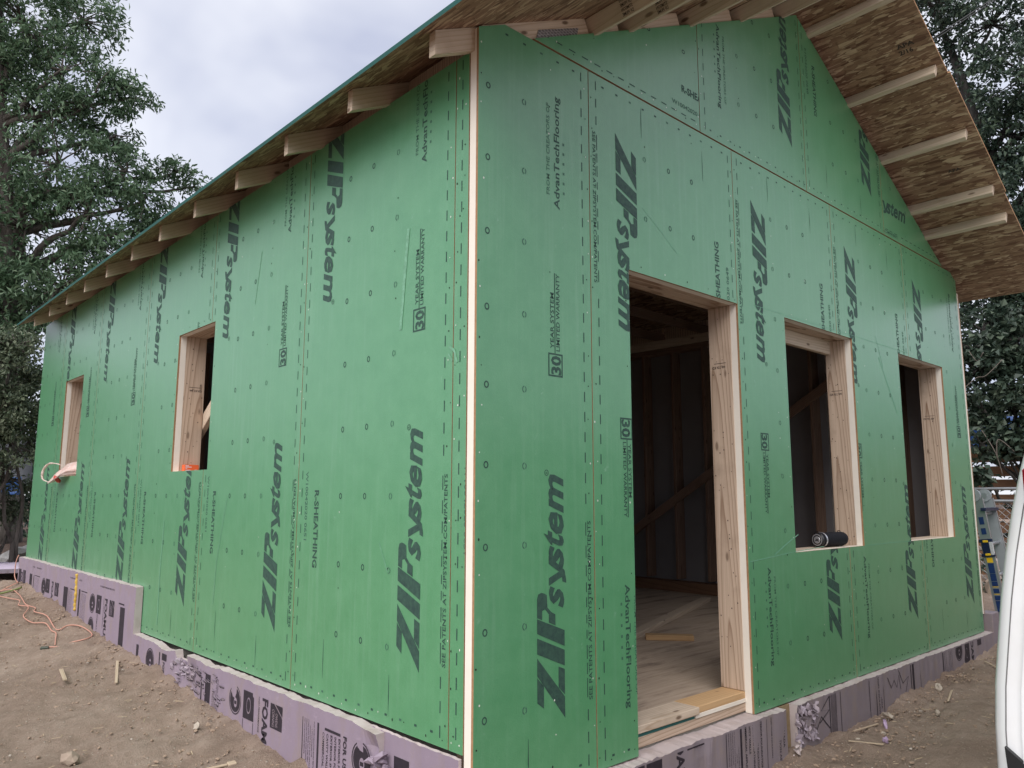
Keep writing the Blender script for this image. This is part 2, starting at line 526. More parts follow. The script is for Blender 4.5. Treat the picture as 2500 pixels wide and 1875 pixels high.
def m_floor():
    t = NT('worn_plywood_floor')
    g = t.noise(t.tex(scale=(3, 40, 1)), 1.0, 6, 0.65)
    d = t.noise(t.tex(scale=(1.2, 7, 1)), 1.0, 6, 0.7, 0.4)
    sp = t.noise(t.tex(), 55, 4, 0.6)
    c = t.mix(t.ramp(g, [(0.3, 0.0), (0.7, 1.0)]), (0.39, 0.30, 0.225), (0.52, 0.42, 0.33))
    c = t.mix(t.math('MULTIPLY', t.ramp(d, [(0.52, 0.0), (0.68, 1.0)]), 0.75), c, (0.115, 0.08, 0.065))
    c = t.mix(t.ramp(sp, [(0.70, 0.0), (0.76, 0.7)]), c, (0.09, 0.07, 0.05))
    t.color(c); t.rough(0.8, 0.2); t.bump(g, 0.1, 0.002)
    return t.m


M['floor_ply'] = m_floor()

# ------------------------------------------------------------------ flat lettering in a panel plane
_font_cache = {}


def text_tris(s, bold=0.0):
    """-> verts (n,2), faces, with the baseline at y=0 and the cap height 1"""
    key = (s, bold)
    if key in _font_cache: return _font_cache[key]
    cu = bpy.data.curves.new("t", 'FONT')
    cu.body = s; cu.size = 1.0; cu.resolution_u = 2; cu.offset = bold; cu.fill_mode = 'FRONT'
    ob = bpy.data.objects.new("t", cu)
    me = bpy.data.meshes.new_from_object(ob)
    V = np.array([(v.co.x, v.co.y) for v in me.vertices]) if len(me.vertices) else np.zeros((0, 2))
    F = [tuple(p.vertices) for p in me.polygons]
    bpy.data.objects.remove(ob); bpy.data.curves.remove(cu); bpy.data.meshes.remove(me)
    if len(V):
        V[:, 0] -= V[:, 0].min()
        V = V / 0.729
    _font_cache[key] = (V, F)
    return V, F


class Ink:
    """collects flat polygons in (a, v) panel coordinates"""
    def __init__(self): self.V, self.F = [], []

    lay = 0.0

    def add(self, V, F):
        o = len(self.V)
        self.V += [(p[0], p[1], p[2] if len(p) > 2 else self.lay) for p in V]
        self.F += [tuple(i + o for i in f) for f in F]

    def poly(self, pts): self.add(pts, [tuple(range(len(pts)))])

    def rect(self, a0, v0, a1, v1): self.poly([(a0, v0), (a1, v0), (a1, v1), (a0, v1)])

    def frame(self, a0, v0, a1, v1, w):
        self.rect(a0, v0, a1, v0 + w); self.rect(a0, v1 - w, a1, v1)
        self.rect(a0, v0 + w, a0 + w, v1 - w); self.rect(a1 - w, v0 + w, a1, v1 - w)

    def ring(self, a, v, ra, rv, w, n=14, gap=None):
        for k in range(n):
            if gap and k in gap: continue
            t0, t1 = 2 * math.pi * k / n, 2 * math.pi * (k + 1) / n
            self.poly([(a + ra * math.cos(t0), v + rv * math.sin(t0)), (a + ra * math.cos(t1), v + rv * math.sin(t1)),
                       (a + (ra - w) * math.cos(t1), v + (rv - w) * math.sin(t1)), (a + (ra - w) * math.cos(t0), v + (rv - w) * math.sin(t0))])

    def disc(self, a, v, ra, rv=None, n=20):
        rv = rv or ra
        self.poly([(a + ra * math.cos(2 * math.pi * k / n), v + rv * math.sin(2 * math.pi * k / n)) for k in range(n)])

    def text(self, s, a, v, h, length=None, rot='up', bold=0.0, shear=0.0):
        """rot 'up' reads upwards (letters' tops to the left), 'down' reads downwards, 'flat' reads left to right"""
        V, F = text_tris(s, bold)
        if not len(V): return
        P = V.copy()
        sx = h if length is None else length / max(P[:, 0].max(), 1e-6)
        P[:, 0] *= sx; P[:, 1] *= h
        P[:, 0] += shear * P[:, 1]
        self.add(place2(P, a, v, rot), F)


def place2(P, a, v, rot):
    P = np.asarray(P, float)
    if rot == 'up': return np.stack([a - P[:, 1], v + P[:, 0]], 1)
    if rot == 'down': return np.stack([a + P[:, 1], v - P[:, 0]], 1)
    return np.stack([a + P[:, 0], v + P[:, 1]], 1)


def stroke(pts, w):
    """polyline -> list of quads of width w (mitred)"""
    P = [np.array(p, float) for p in pts]
    n = len(P); L, Rr = [], []
    for i in range(n):
        t = P[min(i + 1, n - 1)] - P[max(i - 1, 0)]
        t = t / max(np.linalg.norm(t), 1e-9)
        nn = np.array([-t[1], t[0]])
        L.append(P[i] + nn * w / 2); Rr.append(P[i] - nn * w / 2)
    V = L + Rr
    F = [(i, i + n, i + 1 + n, i + 1) for i in range(n - 1)]
    return V, F


def arc(cx, cy, rx, ry, a0, a1, n=8):
    return [(cx + rx * math.cos(R(a0 + (a1 - a0) * k / n)), cy + ry * math.sin(R(a0 + (a1 - a0) * k / n))) for k in range(n + 1)]


def logo_shapes():
    """the big slanted word printed on every sheet: three block letters and a smaller italic word"""
    out = []
    polys = [
        [(0.0, -0.001), (0.080, 0.0), (0.245, 0.154), (0.179, 0.154)],
        [(0.088, 0.0), (0.185, 0.0), (0.199, 0.036), (0.120, 0.036)],
        [(0.055, 0.118), (0.137, 0.118), (0.172, 0.154), (0.080, 0.154)],
        [(0.198, 0.0), (0.258, 0.0), (0.319, 0.154), (0.260, 0.154)],
        [(0.273, 0.0), (0.334, 0.0), (0.391, 0.154), (0.336, 0.154)],
        # bowl of the third letter, in pieces round its opening; the small word cuts into it
        [(0.358, 0.052), (0.400, 0.053), (0.411, 0.075), (0.404, 0.089), (0.372, 0.089)],
        [(0.404, 0.089), (0.411, 0.075), (0.430, 0.096), (0.478, 0.100), (0.485, 0.114), (0.424, 0.110)],
        [(0.485, 0.114), (0.489, 0.130), (0.484, 0.147), (0.466, 0.154), (0.395, 0.154), (0.385, 0.126), (0.420, 0.126), (0.424, 0.110)],
    ]
    for p in polys: out.append((p, [tuple(range(len(p)))]))
    xh = 0.088; sh = 0.36
    spots = {'s0': (0.418, 0.068), 's1': (0.572, 0.072), 't': (0.645, 0.054), 'e': (0.697, 0.088), 'm': (0.795, 0.136)}
    for k, (s0, wd) in spots.items():
        V, F = text_tris(k[0], 0.030)
        P = V.copy(); P[:, 0] *= wd / P[:, 0].max()
        ht = 0.116 if k == 't' else xh
        P[:, 1] = (P[:, 1] - P[:, 1].min()) * ht / (P[:, 1].max() - P[:, 1].min())
        P[:, 0] += sh * P[:, 1] + s0
        out.append((P, F))
    yv = [(0.500, 0.088), (0.530, 0.088), (0.552, 0.030), (0.585, 0.088), (0.617, 0.088), (0.556, -0.003), (0.520, -0.012), (0.505, -0.012), (0.512, 0.010), (0.530, 0.012)]
    yv = [(x + 0.012, y) for x, y in yv]
    out.append((yv, [(0, 1, 2, 9), (2, 3, 4, 5), (2, 5, 6, 9), (6, 7, 8, 9)]))
    return out


LOGO = logo_shapes()
PW, PH = 1.2192, 3.048


def put_logo(ink, a, v, rot='up'):
    for i, (P, F) in enumerate(LOGO):
        ink.lay = 0.00012 * (i % 6)
        ink.add(place2(P, a, v, rot), F)
    ink.lay = 0.0
    P = np.array(arc(0, 0, 0.0125, 0.0125, 0, 360, 12))
    c = place2([(0.957, 0.098)], a, v, rot)[0]
    ink.ring(c[0], c[1], 0.0125, 0.0125, 0.003, 12)
    V, F = text_tris('R')
    Q = V * 0.012 + np.array([0.957 - 0.004, 0.098 - 0.006])
    ink.add(place2(Q, a, v, rot), F)


def panel_template(code):
    """prints of one 4 x 10 ft sheet in (a from its left edge, v from its bottom) -> dark ink, faded ink"""
    D, S = Ink(), Ink()
    W = PW
    # long right edge, reading upwards
    put_logo(D, W - 0.188, 0.240, 'up')
    D.frame(W - 0.272, 1.594, W - 0.186, 1.692, 0.007)
    D.text('30', W - 0.198, 1.602, 0.058, 0.080, 'up', bold=0.035)
    D.text('YEAR SYSTEM', W - 0.238, 1.710, 0.022, 0.24, 'up', bold=0.014)
    D.rect(W - 0.234, 1.692, W - 0.229, 2.037)
    D.text('LIMITED WARRANTY', W - 0.203, 1.703, 0.022, 0.334, 'up', bold=0.014)
    S.text('FROM THE CREATORS OF', W - 0.258, 2.378, 0.020, 0.415, 'up', bold=0.010)
    D.text('AdvanTechFlooring', W - 0.198, 2.325, 0.034, 0.515, 'up', bold=0.018)
    for k in range(6): S.rect(W - 0.176, 2.40 + k * 0.045, W - 0.165, 2.412 + k * 0.045)
    D.text('SEE PATENTS AT ZIPSYSTEM.COM/PATENTS', W - 0.024, 0.283, 0.021, 0.718, 'up', bold=0.016)
    for v0, v1 in ((0.295, 0.37), (0.385, 0.43), (0.445, 0.50), (0.525, 0.56), (0.585, 0.62), (0.65, 0.69), (0.71, 0.75), (0.775, 0.82), (0.85, 0.90), (0.94, 0.995)):
        D.rect(W - 0.056, v0, W - 0.051, v1)
    v = 0.032
    while v < 3.0:
        if not 0.27 < v < 1.0: D.rect(W - 0.054, v, W - 0.048, v + 0.043)
        D.rect(0.040, v + 0.012, 0.046, v + 0.055)
        v += 0.0866
    # long left edge, the same arrangement turned end for end
    def flip(ink, fn):
        t = Ink(); fn(t)
        ink.add([(W - p[0], PH - p[1], p[2]) for p in t.V], t.F)
    def rowb(t):
        put_logo(t, W - 0.178, 0.240, 'up')
        t.text('R-SHEATHING', W - 0.170, 2.105, 0.041, 0.362, 'up', bold=0.028)
    flip(D, rowb)
    flip(S, lambda t: t.text(code, W - 0.078, 2.014, 0.025, 0.33, 'up', bold=0.02))
    # nailing guide: three columns of rings
    for c, a in enumerate((W - 0.812, W - 0.609, W - 0.409)):
        for k in range(1, 10):
            g = None if c != 2 else (2, 9)
            (D if c != 2 else S).ring(a, 0.001 + 0.3048 * k, 0.0125, 0.0145, 0.0055, 12, g)
    # small dashes across the ends
    for vv in (0.040, PH - 0.045):
        for k in range(1, 12): (D if k % 3 else S).rect(0.1016 * k - 0.008, vv, 0.1016 * k + 0.008, vv + 0.009)
    for a, v0, v1 in ((0.30, 0.10, 0.27), (W - 0.39, 0.04, 0.20)):
        D.poly([(a - 0.0005, v0), (a + 0.0005, v0), (a + 0.0025, (v0 + v1) / 2), (a + 0.0008, v1), (a - 0.0008, v1), (a - 0.0025, (v0 + v1) / 2)])
    return D, S


def clip_flat(V, F, keep):
    """V 2-D polygons; keep = dict(rect=(a0,v0,a1,v1), holes=[rects], lines=[((a,v),(na,nv))] removing the +n side) -> bmesh in (a,v,0)"""
    bm = bmesh.new()
    vs = [bm.verts.new((p[0], p[1], p[2] if len(p) > 2 else 0)) for p in V]
    for f in F:
        try: bm.faces.new([vs[i] for i in f])
        except ValueError: pass
    def cut(co, no, outer=True):
        bmesh.ops.bisect_plane(bm, geom=bm.verts[:] + bm.edges[:] + bm.faces[:], dist=1e-6, plane_co=(co[0], co[1], 0), plane_no=(no[0], no[1], 0), clear_outer=outer)
    a0, v0, a1, v1 = keep['rect']
    cut((a0, 0), (-1, 0)); cut((a1, 0), (1, 0)); cut((0, v0), (0, -1)); cut((0, v1), (0, 1))
    for co, no in keep.get('lines', []): cut(co, no)
    for h in keep.get('holes', []):
        for co, no in (((h[0], 0), (1, 0)), ((h[2], 0), (1, 0)), ((0, h[1]), (0, 1)), ((0, h[3]), (0, 1))): cut(co, no, False)
        dead = [f for f in bm.faces if h[0] < f.calc_center_median().x < h[2] and h[1] < f.calc_center_median().y < h[3]]
        bmesh.ops.delete(bm, geom=dead, context='FACES')
    return bm


# ------------------------------------------------------------------ the house
W, L = 5.540, 7.10
ZT = 2.865            # top of the lower sheets on the front
ZF = -0.187           # bottom of the front sheets
ZR0, SL = 2.800, 0.50  # underside of the roof boards at the left wall, roof slope
OSB, FOAM = 0.012, 0.038
TH = OSB + FOAM
RIDGE = W / 2


def zroof(x): return ZR0 + SL * (x if x <= RIDGE else W - x)


house = empty('unfinished_house', (W / 2, L / 2, -0.45), 'green sheathed gabled house under construction with open door and window holes', 'house')

# openings
DOOR = (0.932, -0.5, 1.882, 1.969)
WIN1 = (2.404, 0.600, 3.326, 1.976)
WIN2 = (4.114, 0.600, 5.030, 1.976)
LW1 = (2.519, 1.074, 3.129, 1.995)     # y0, z0, y1, z1 on the left wall
LW2 = (5.458, 1.091, 6.066, 1.995)


def to3(side, u, v, d):
    """wall plane (u along the wall, v up, d inwards)"""
    if side == 'front': return (u, d, v)
    if side == 'left': return (d, u, v)
    if side == 'right': return (W + TH - d, u, v)
    return (u, L - d, v)


def panel_bm(side, rect, holes, lines, d0, d1, gap=0.0):
    u0, v0, u1, v1 = rect
    u0 += gap; u1 -= gap; v0 += 0; v1 -= gap
    us = sorted({u0, u1} | {x for h in holes for x in (h[0], h[2]) if u0 < x < u1})
    vs = sorted({v0, v1} | {x for h in holes for x in (h[1], h[3]) if v0 < x < v1})
    bm = bmesh.new()
    vv = {}
    def gv(a, b):
        if (a, b) not in vv: vv[(a, b)] = bm.verts.new((a, b, 0))
        return vv[(a, b)]
    for i in range(len(us) - 1):
        for j in range(len(vs) - 1):
            cu, cv = (us[i] + us[i + 1]) / 2, (vs[j] + vs[j + 1]) / 2
            if any(h[0] < cu < h[2] and h[1] < cv < h[3] for h in holes): continue
            bm.faces.new((gv(us[i], vs[j]), gv(us[i + 1], vs[j]), gv(us[i + 1], vs[j + 1]), gv(us[i], vs[j + 1])))
    for co, no in lines:
        bmesh.ops.bisect_plane(bm, geom=bm.verts[:] + bm.edges[:] + bm.faces[:], plane_co=(co[0], co[1], 0), plane_no=(no[0], no[1], 0), clear_outer=True)
    front = bm.faces[:]
    for f in front: f.material_index = 0
    ret = bmesh.ops.extrude_face_region(bm, geom=front)
    newv = [g for g in ret['geom'] if isinstance(g, bmesh.types.BMVert)]
    newf = set(g for g in ret['geom'] if isinstance(g, bmesh.types.BMFace))
    nv = set(newv)
    for v in bm.verts: v.co.z = d1 if v in nv else d0
    # faces at d0 are the outer skin
    for f in bm.faces:
        zs = [v.co.z for v in f.verts]
        if all(abs(z - d0) < 1e-6 for z in zs): f.material_index = 0
        elif all(abs(z - d1) < 1e-6 for z in zs): f.material_index = 2
        else: f.material_index = 1
    for v in bm.verts: v.co = Vector(to3(side, v.co.x, v.co.y, v.co.z))
    bmesh.ops.recalc_face_normals(bm, faces=bm.faces[:])
    return bm


TEMPL = {}


def sheathing(side, rect, holes=(), lines=(), full=None, kind='A', gap=0.0027, prints=True, code='W10042020 0651', horizontal=False):
    """one sheet: coated strand board, foam behind it, and its print. full = where the whole 4x10 sheet would sit"""
    hs = [h for h in holes if h[0] < rect[2] and h[2] > rect[0] and h[1] < rect[3] and h[3] > rect[1]]
    p = mesh_bm('sheathing_panel', panel_bm(side, rect, hs, lines, 0.0, OSB, gap), [M['green'], M['osb_edge'], M['osb_edge']], house)
    mesh_bm('foam_layer', panel_bm(side, rect, hs, lines, OSB, TH, gap + 0.0004), [M['polyiso'], M['polyiso'], M['facer']], p)
    if not prints: return p
    if code not in TEMPL: TEMPL[code] = panel_template(code)
    f0 = full or rect
    for ink, mat in zip(TEMPL[code], (M['ink'], M['ink_soft'])):
        V = np.array(ink.V)
        if kind == 'B': V = np.stack([PW - V[:, 0], PH - V[:, 1], V[:, 2]], 1)
        if horizontal: V = np.stack([V[:, 1], PW - V[:, 0], V[:, 2]], 1)       # sheet laid on its long side
        # viewer's (a, v) -> wall (u, v)
        if side == 'left': U = np.stack([f0[2] - V[:, 0], f0[1] + V[:, 1], V[:, 2]], 1)
        else: U = np.stack([f0[0] + V[:, 0], f0[1] + V[:, 1], V[:, 2]], 1)
        bm = clip_flat(U, ink.F, dict(rect=(rect[0] + 0.002, rect[1] + 0.002, rect[2] - 0.002, rect[3] - 0.002), holes=hs, lines=lines))
        if not len(bm.faces): bm.free(); continue
        for v in bm.verts: v.co = Vector(to3(side, v.co.x, v.co.y, -0.0008 - v.co.z))
        tag(mesh_bm('printed_lettering', bm, mat, p), kind='stuff')
    # nails along the edges
    nb = bmesh.new(); hb = []
    rr = random.Random(int(rect[0] * 1000) + int(rect[1] * 77))
    pts = []
    vv = rect[1] + 0.05
    while vv < rect[3]:
        for u in (rect[0] + 0.022, rect[2] - 0.022):
            if rr.random() < 0.85: pts.append((u + rr.uniform(-0.012, 0.012), vv + rr.uniform(-0.03, 0.03)))
        for u in (rect[0] + 0.41, rect[0] + 0.81):
            if u < rect[2] and rr.random() < 0.28: pts.append((u + rr.uniform(-0.015, 0.015), vv + rr.uniform(-0.05, 0.05)))
        vv += 0.152
    u = rect[0] + 0.06
    while u < rect[2]:
        pts.append((u + rr.uniform(-0.03, 0.03), rect[1] + rr.uniform(0.018, 0.045)))
        u += 0.10
    def ok(u, v):
        if not (rect[0] + 0.006 < u < rect[2] - 0.006 and rect[1] + 0.006 < v < rect[3] - 0.006): return False
        if any(h[0] - 0.01 < u < h[2] + 0.01 and h[1] - 0.01 < v < h[3] + 0.01 for h in hs): return False
        return all((u - co[0]) * no[0] + (v - co[1]) * no[1] < -0.01 for co, no in lines)
    for h in hs:
        for k in range(8):
            pts += [(h[0] - 0.025, h[1] + (h[3] - h[1]) * (k + 0.5) / 8), (h[2] + 0.025, h[1] + (h[3] - h[1]) * (k + 0.5) / 8)]
        for k in range(5): pts += [(h[0] + (h[2] - h[0]) * (k + 0.5) / 5, h[3] + 0.03)]
    n = 0
    for (u, v) in pts:
        if not ok(u, v): continue
        r0 = rr.uniform(0.0024, 0.0042); el = rr.uniform(0.9, 1.5)
        vs = [nb.verts.new(to3(side, u + r0 * math.cos(k * math.pi / 3), v + r0 * el * math.sin(k * math.pi / 3), -0.0011)) for k in range(6)]
        f = nb.faces.new(vs); f.material_index = 0 if rr.random() < 0.55 else 1
        n += 1
    if n: tag(mesh_bm('nail_heads', nb, [M['nail'], M['hole']], p), kind='stuff')
    else: nb.free()
    return p


# front, lower row (10 ft sheets standing up)
FX = [0.0, 0.663, 1.882, 3.101, 4.320, W]
rake = [((0.0, 2.790), (-0.4472, 0.8944))]
HOLES = [DOOR, WIN1, WIN2]
sheathing('front', (0.0, ZF, 0.663, ZT), [], rake, full=(0.663 - PW, ZF, 0.663, 0), kind='A')
sheathing('front', (0.663, ZF, 1.882, ZT), HOLES, [], kind='B', code='E10042020 0649')
sheathing('front', (1.882, ZF, 3.101, ZT), HOLES, [], kind='B', code='C10042020 0640')
sheathing('front', (3.101, ZF, 4.320, ZT), HOLES, [], kind='B', code='C10042020 0646')
rake_r = [((W, 2.815), (0.4472, 0.8944))]
sheathing('front', (4.320, ZF, W, ZT), HOLES, rake_r, kind='A')
# front gable row
gl = [((0.0, 2.716), (-0.4472, 0.8944)), ((W, 2.716), (0.4472, 0.8944))]
ZG = ZT + 0.0075
sheathing('front', (0.300, ZG, 1.575, ZG + 1.219), [], gl, full=(1.411 - 2.105, ZG, 0, 0), kind='B', horizontal=True)
sheathing('front', (1.575, ZG, 2.787, ZG + 1.3), [], gl, kind='B')
sheathing('front', (2.787, ZG, 4.012, ZG + 1.3), [], gl, kind='A', code='E10042020 0648')
sheathing('front', (4.012, ZG, 5.25, ZG + 1.219), [], gl, full=(3.51 - 0.24, ZG, 0, 0), kind='A', horizontal=True)
# left wall, sheets counted from the front corner
ZLT = 2.706
LH = [LW1, LW2]
ys = [0.137 + PW * k for k in range(6)]
sheathing('left', (TH + 0.001, 0.0, ys[0], ZLT), [], [], full=(ys[0] - PW, 0.0, ys[0], 0), kind='A', prints=True)
for k in range(5):
    sheathing('left', (ys[k], 0.0, ys[k + 1], ZLT), LH, [], kind='A')
sheathing('left', (ys[5], 0.0, L, ZLT), LH, [], full=(ys[5], 0.0, ys[5] + PW, 0), kind='A')
# right and back walls
for k in range(6):
    y0 = 0.0 + PW * k
    sheathing('right', (y0, -0.05, min(y0 + PW, L), 2.70), [], [], prints=False)
for k in range(5):
    x0 = PW * k
    sheathing('back', (max(x0, TH + .001), 0.0, min(x0 + PW, W - 0.001), ZT), [], [((0.0, 2.75), (-0.4472, 0.8944)), ((W, 2.75), (0.4472, 0.8944))], prints=False)
for k in range(3):
    x0 = 0.3 + 1.66 * k
    sheathing('back', (x0, ZT + 0.004, x0 + 1.66, ZT + 1.3), [], gl, prints=False)

# framing ---------------------------------------------------------------
SD = 0.140   # stud depth
FY0, FY1 = TH, TH + SD
FLOOR = -0.117


def stud(p0, p1, mat='stud', up=(0, 1, 0), w=0.038, t=SD, name='stud'):
    return board(name, p0, p1, w, t, M[mat], house, up=up, bevel=0.0025)


yc = TH + SD / 2
# door opening
stud((1.882 + 0.019, yc, FLOOR + 0.034), (1.882 + 0.019, yc, 1.969))
stud((0.932 - 0.019, yc, FLOOR + 0.034), (0.932 - 0.019, yc, 1.969))
for xs in (0.10, 0.45, 0.87, 1.942, 2.345, 2.385 - 0.0, 3.345, 3.383, 3.75, 4.056, 4.095, 5.049, 5.088, 5.46):
    if xs in (2.345, 3.383, 4.056, 5.088): stud((xs, yc, FLOOR + 0.034), (xs, yc, 2.55))
    elif xs in (2.385, 3.345, 4.095, 5.049): stud((xs, yc, FLOOR + 0.034), (xs, yc, 1.976))
    else: stud((xs, yc, FLOOR + 0.034), (xs, yc, 2.55))
for (x0, x1, zt) in ((0.89, 1.925, 1.969), (2.365, 3.365, 1.976), (4.075, 5.07, 1.976)):
    for yy in (FY0 + 0.0195, yc, FY1 - 0.0195):
        board('header', (x0, yy, zt + 0.09), (x1, yy, zt + 0.09), 0.18, 0.038 if yy != yc else 0.060, M['stud'], house, up=(0, 1, 0), bevel=0.002)
board('header_block', (2.405, FY1 - 0.02, 1.930), (3.325, FY1 - 0.02, 1.930), 0.090, 0.036, M['white_wood'], house, up=(0, 1, 0))
for (x0, x1) in ((2.405, 3.325), (4.115, 5.029)):
    board('window_sill', (x0, yc + 0.002, 0.600 - 0.0185), (x1, yc + 0.002, 0.600 - 0.0185), SD - 0.004, 0.037, M['white_wood'], house, up=(0, 0, 1))
board('top_plate', (0.06, yc, 2.57), (W - 0.06, yc, 2.57), SD, 0.038, M['stud'], house)
board('top_plate', (0.06, yc, 2.61), (W - 0.06, yc, 2.61), SD, 0.038, M['stud'], house)
# sill stack at the door
board('bottom_plate', (0.06, yc, FLOOR + 0.017), (0.931 + 0.52, yc - 0.009, FLOOR + 0.017), SD + 0.012, 0.034, M['white_wood'], house)
board('bottom_plate', (1.455, yc, FLOOR + 0.016), (W - 0.06, yc, FLOOR + 0.016), SD, 0.033, M['gold_wood'], house)
box('subfloor_edge', (0.06, TH + 0.001, -0.1345), (1.43, TH + 0.05, FLOOR - 0.0005), M['teal_strip'], house)
box('subfloor_edge', (1.435, TH - 0.005, -0.1345), (1.95, TH + 0.05, FLOOR - 0.0005), M['polyiso'], house)
board('rim_board', (0.06, TH + 0.019, -0.158), (W - 0.06, TH + 0.019, -0.158), 0.045, 0.038, M['stud'], house, up=(0, 1, 0))
# floor
n = 0
for i in range(3):
    for j in range(3):
        x0, x1 = 0.09 + i * 1.80, min(0.09 + (i + 1) * 1.80, W - 0.06) - 0.003
        y0, y1 = TH + 0.051 + j * 2.30, min(TH + 0.051 + (j + 1) * 2.30, L - 0.06) - 0.003
        box('floor_panel', (x0, y0, -0.136), (x1, y1, FLOOR), M['floor_ply'], house)
# left wall studs
xc = TH + SD / 2
for k in range(19):
    y = 0.25 + 0.4064 * k
    if y > L - 0.1: break
    if any(h[0] - 0.04 < y < h[2] + 0.04 for h in LH):
        stud((xc, y, 0.0), (xc, y, 1.03), up=(1, 0, 0))
        continue
    stud((xc, y, 0.0), (xc, y, 2.6), up=(1, 0, 0))
for h in LH:
    for y in (h[0] - 0.019, h[2] + 0.019): stud((xc, y, 0.0), (xc, y, 2.6), up=(1, 0, 0))
    board('window_sill', (xc, h[0] + 0.001, h[1] - 0.0195), (xc, h[2] - 0.001, h[1] - 0.0195), SD, 0.037, M['white_wood'], house)
    board('header', (xc, h[0] - 0.03, h[3] + 0.072), (xc, h[2] + 0.03, h[3] + 0.072), SD, 0.14, M['stud'], house)
    for y in (h[0] - 0.0005, h[2] + 0.0005): pass
board('top_plate', (xc, 0.06, 2.655), (xc, L - 0.06, 2.655), SD, 0.038, M['stud'], house)
board('bottom_plate', (xc, 0.25, FLOOR + 0.02), (xc, L - 0.06, FLOOR + 0.02), SD, 0.038, M['stud'], house)
# right wall studs (seen through the openings)
xr = W - SD / 2
for k in range(17):
    y = 0.50 + 0.4064 * k
    if y > L - 0.1: break
    stud((xr, y, 0.02), (xr, y, 2.55), up=(1, 0, 0), mat='shaded_stud')
board('bottom_plate', (xr, 0.2, FLOOR + 0.055), (xr, L - 0.06, FLOOR + 0.055), SD + 0.02, 0.11, M['old_wood'], house)  # dark wood colour stands in for the shade on this plate
board('top_plate', (xr, 0.2, 2.58), (xr, L - 0.06, 2.58), SD, 0.06, M['shaded_stud'], house)
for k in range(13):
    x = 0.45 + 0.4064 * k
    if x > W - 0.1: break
    stud((x, L - xc, 0.0), (x, L - xc, 2.6), mat='shaded_stud')
# diagonal braces nailed to the studs
bx = W - SD - 0.022
board('wall_brace', (bx, 4.2, 0.10), (bx, 1.0, 2.06), 0.089, 0.038, M['shaded_stud'], house, up=(1, 0, 0))
board('wall_brace', (TH + SD + 0.021, 4.3, 0.62), (TH + SD + 0.021, 1.2, 2.75), 0.089, 0.038, M['white_wood'], house, up=(1, 0, 0))

# nail holes and grade stamps on the boards round the openings
rr = random.Random(12)


def jamb_marks(fn, z0, z1, n, stamp_z=None):
    bm = bmesh.new()
    for _ in range(n):
        s_, z = rr.uniform(TH + 0.015, TH + SD - 0.012), rr.uniform(z0, z1)
        r0 = rr.choice((0.0022, 0.0028, 0.0036))
        bm.faces.new([bm.verts.new(fn(s_ + r0 * math.cos(k * math.pi / 3), z + r0 * 1.3 * math.sin(k * math.pi / 3))) for k in range(6)])
    if stamp_z:
        ik = Ink()
        for i, w_ in enumerate(('WWP', '2 DF', 'KD')): ik.text(w_, 0.004 + 0.03 * i, 0.0, 0.014, 0.024, 'flat', bold=0.03)
        ik.rect(0.0, 0.028, 0.075, 0.031)
        for f in ik.F: bm.faces.new([bm.verts.new(fn(TH + 0.035 + ik.V[i][0], stamp_z + ik.V[i][1])) for i in f])
    tag(mesh_bm('nail_holes', bm, M['stamp'], house), kind='stuff')


jamb_marks(lambda s_, z: (1.8812, s_, z), -0.05, 1.95, 34, 1.62)
jamb_marks(lambda s_, z: (3.3252, s_, z), 0.62, 1.95, 26, 1.60)
jamb_marks(lambda s_, z: (5.0292, s_, z), 0.62, 1.95, 20, 1.55)
jamb_marks(lambda s_, z: (s_, 3.1282, z), 1.10, 1.97, 20, 1.62)
jamb_marks(lambda s_, z: (s_, 6.0652, z), 1.10, 1.97, 10)

# foundation behind the foam
bm = bmesh.new()
bm_box(bm, (0.02, 0.062, -0.9), (W - 0.02, 0.20, -0.185)); bm_box(bm, (0.02, 0.21, -0.9), (0.20, L - 0.02, -0.05)); bm_box(bm, (W - 0.2, 0.21, -0.9), (W - 0.01, L - 0.02, -0.14)); bm_box(bm, (0.21, L - 0.2, -0.9), (W - 0.21, L - 0.02, -0.14))
mesh_bm('foundation', bm, M['concrete'], house)

# roof ------------------------------------------------------------------
RT = 0.015
RAKE = -0.630
EAVE = 0.265
SN = 1 / math.sqrt(1 + SL * SL)


def roof_panel(x0, x1, y0, y1):
    V = []
    for (x, y) in ((x0, y0), (x1, y0), (x1, y1), (x0, y1)):
        z = zroof(x) if x <= RIDGE else ZR0 + SL * (W - x)
        V.append((x, y, z))
    nx = -SL * SN if (x0 + x1) / 2 < RIDGE else SL * SN
    V += [(p[0] + nx * RT, p[1], p[2] + SN * RT) for p in V]
    # sagging free edge: a few millimetres of waviness in the sheet
    F = [(0, 3, 2, 1), (4, 5, 6, 7), (0, 1, 5, 4), (1, 2, 6, 5), (2, 3, 7, 6), (3, 0, 4, 7)]
    return mesh_np('roof_panel', V, F, [M['osb'], M['roof_top'], M['osb_edge']], house, midx=[0, 1, 2, 2, 2, 1] if x0 < RIDGE else [0, 1, 2, 2, 2, 2])


def zr_any(x): return ZR0 + SL * (x if x <= RIDGE else W - x)


rows = [-EAVE, -EAVE + 1.0905, -EAVE + 2.181, RIDGE - 0.01]
for ri in range(3):
    cuts = [RAKE] + [RAKE + (1.22 if ri % 2 else 2.438) + 2.438 * k for k in range(4)]
    cuts = [c for c in cuts if c < L] + [L]
    for a, b in zip(cuts[:-1], cuts[1:]):
        x0, x1 = rows[ri], rows[ri + 1] - 0.003
        roof_panel(x0, x1, a, b - 0.003)
        x0, x1 = W - rows[ri + 1] + 0.003, W - rows[ri]
        roof_panel(x0, x1, a - (0.012 if ri == 1 else 0.0), b - 0.003)

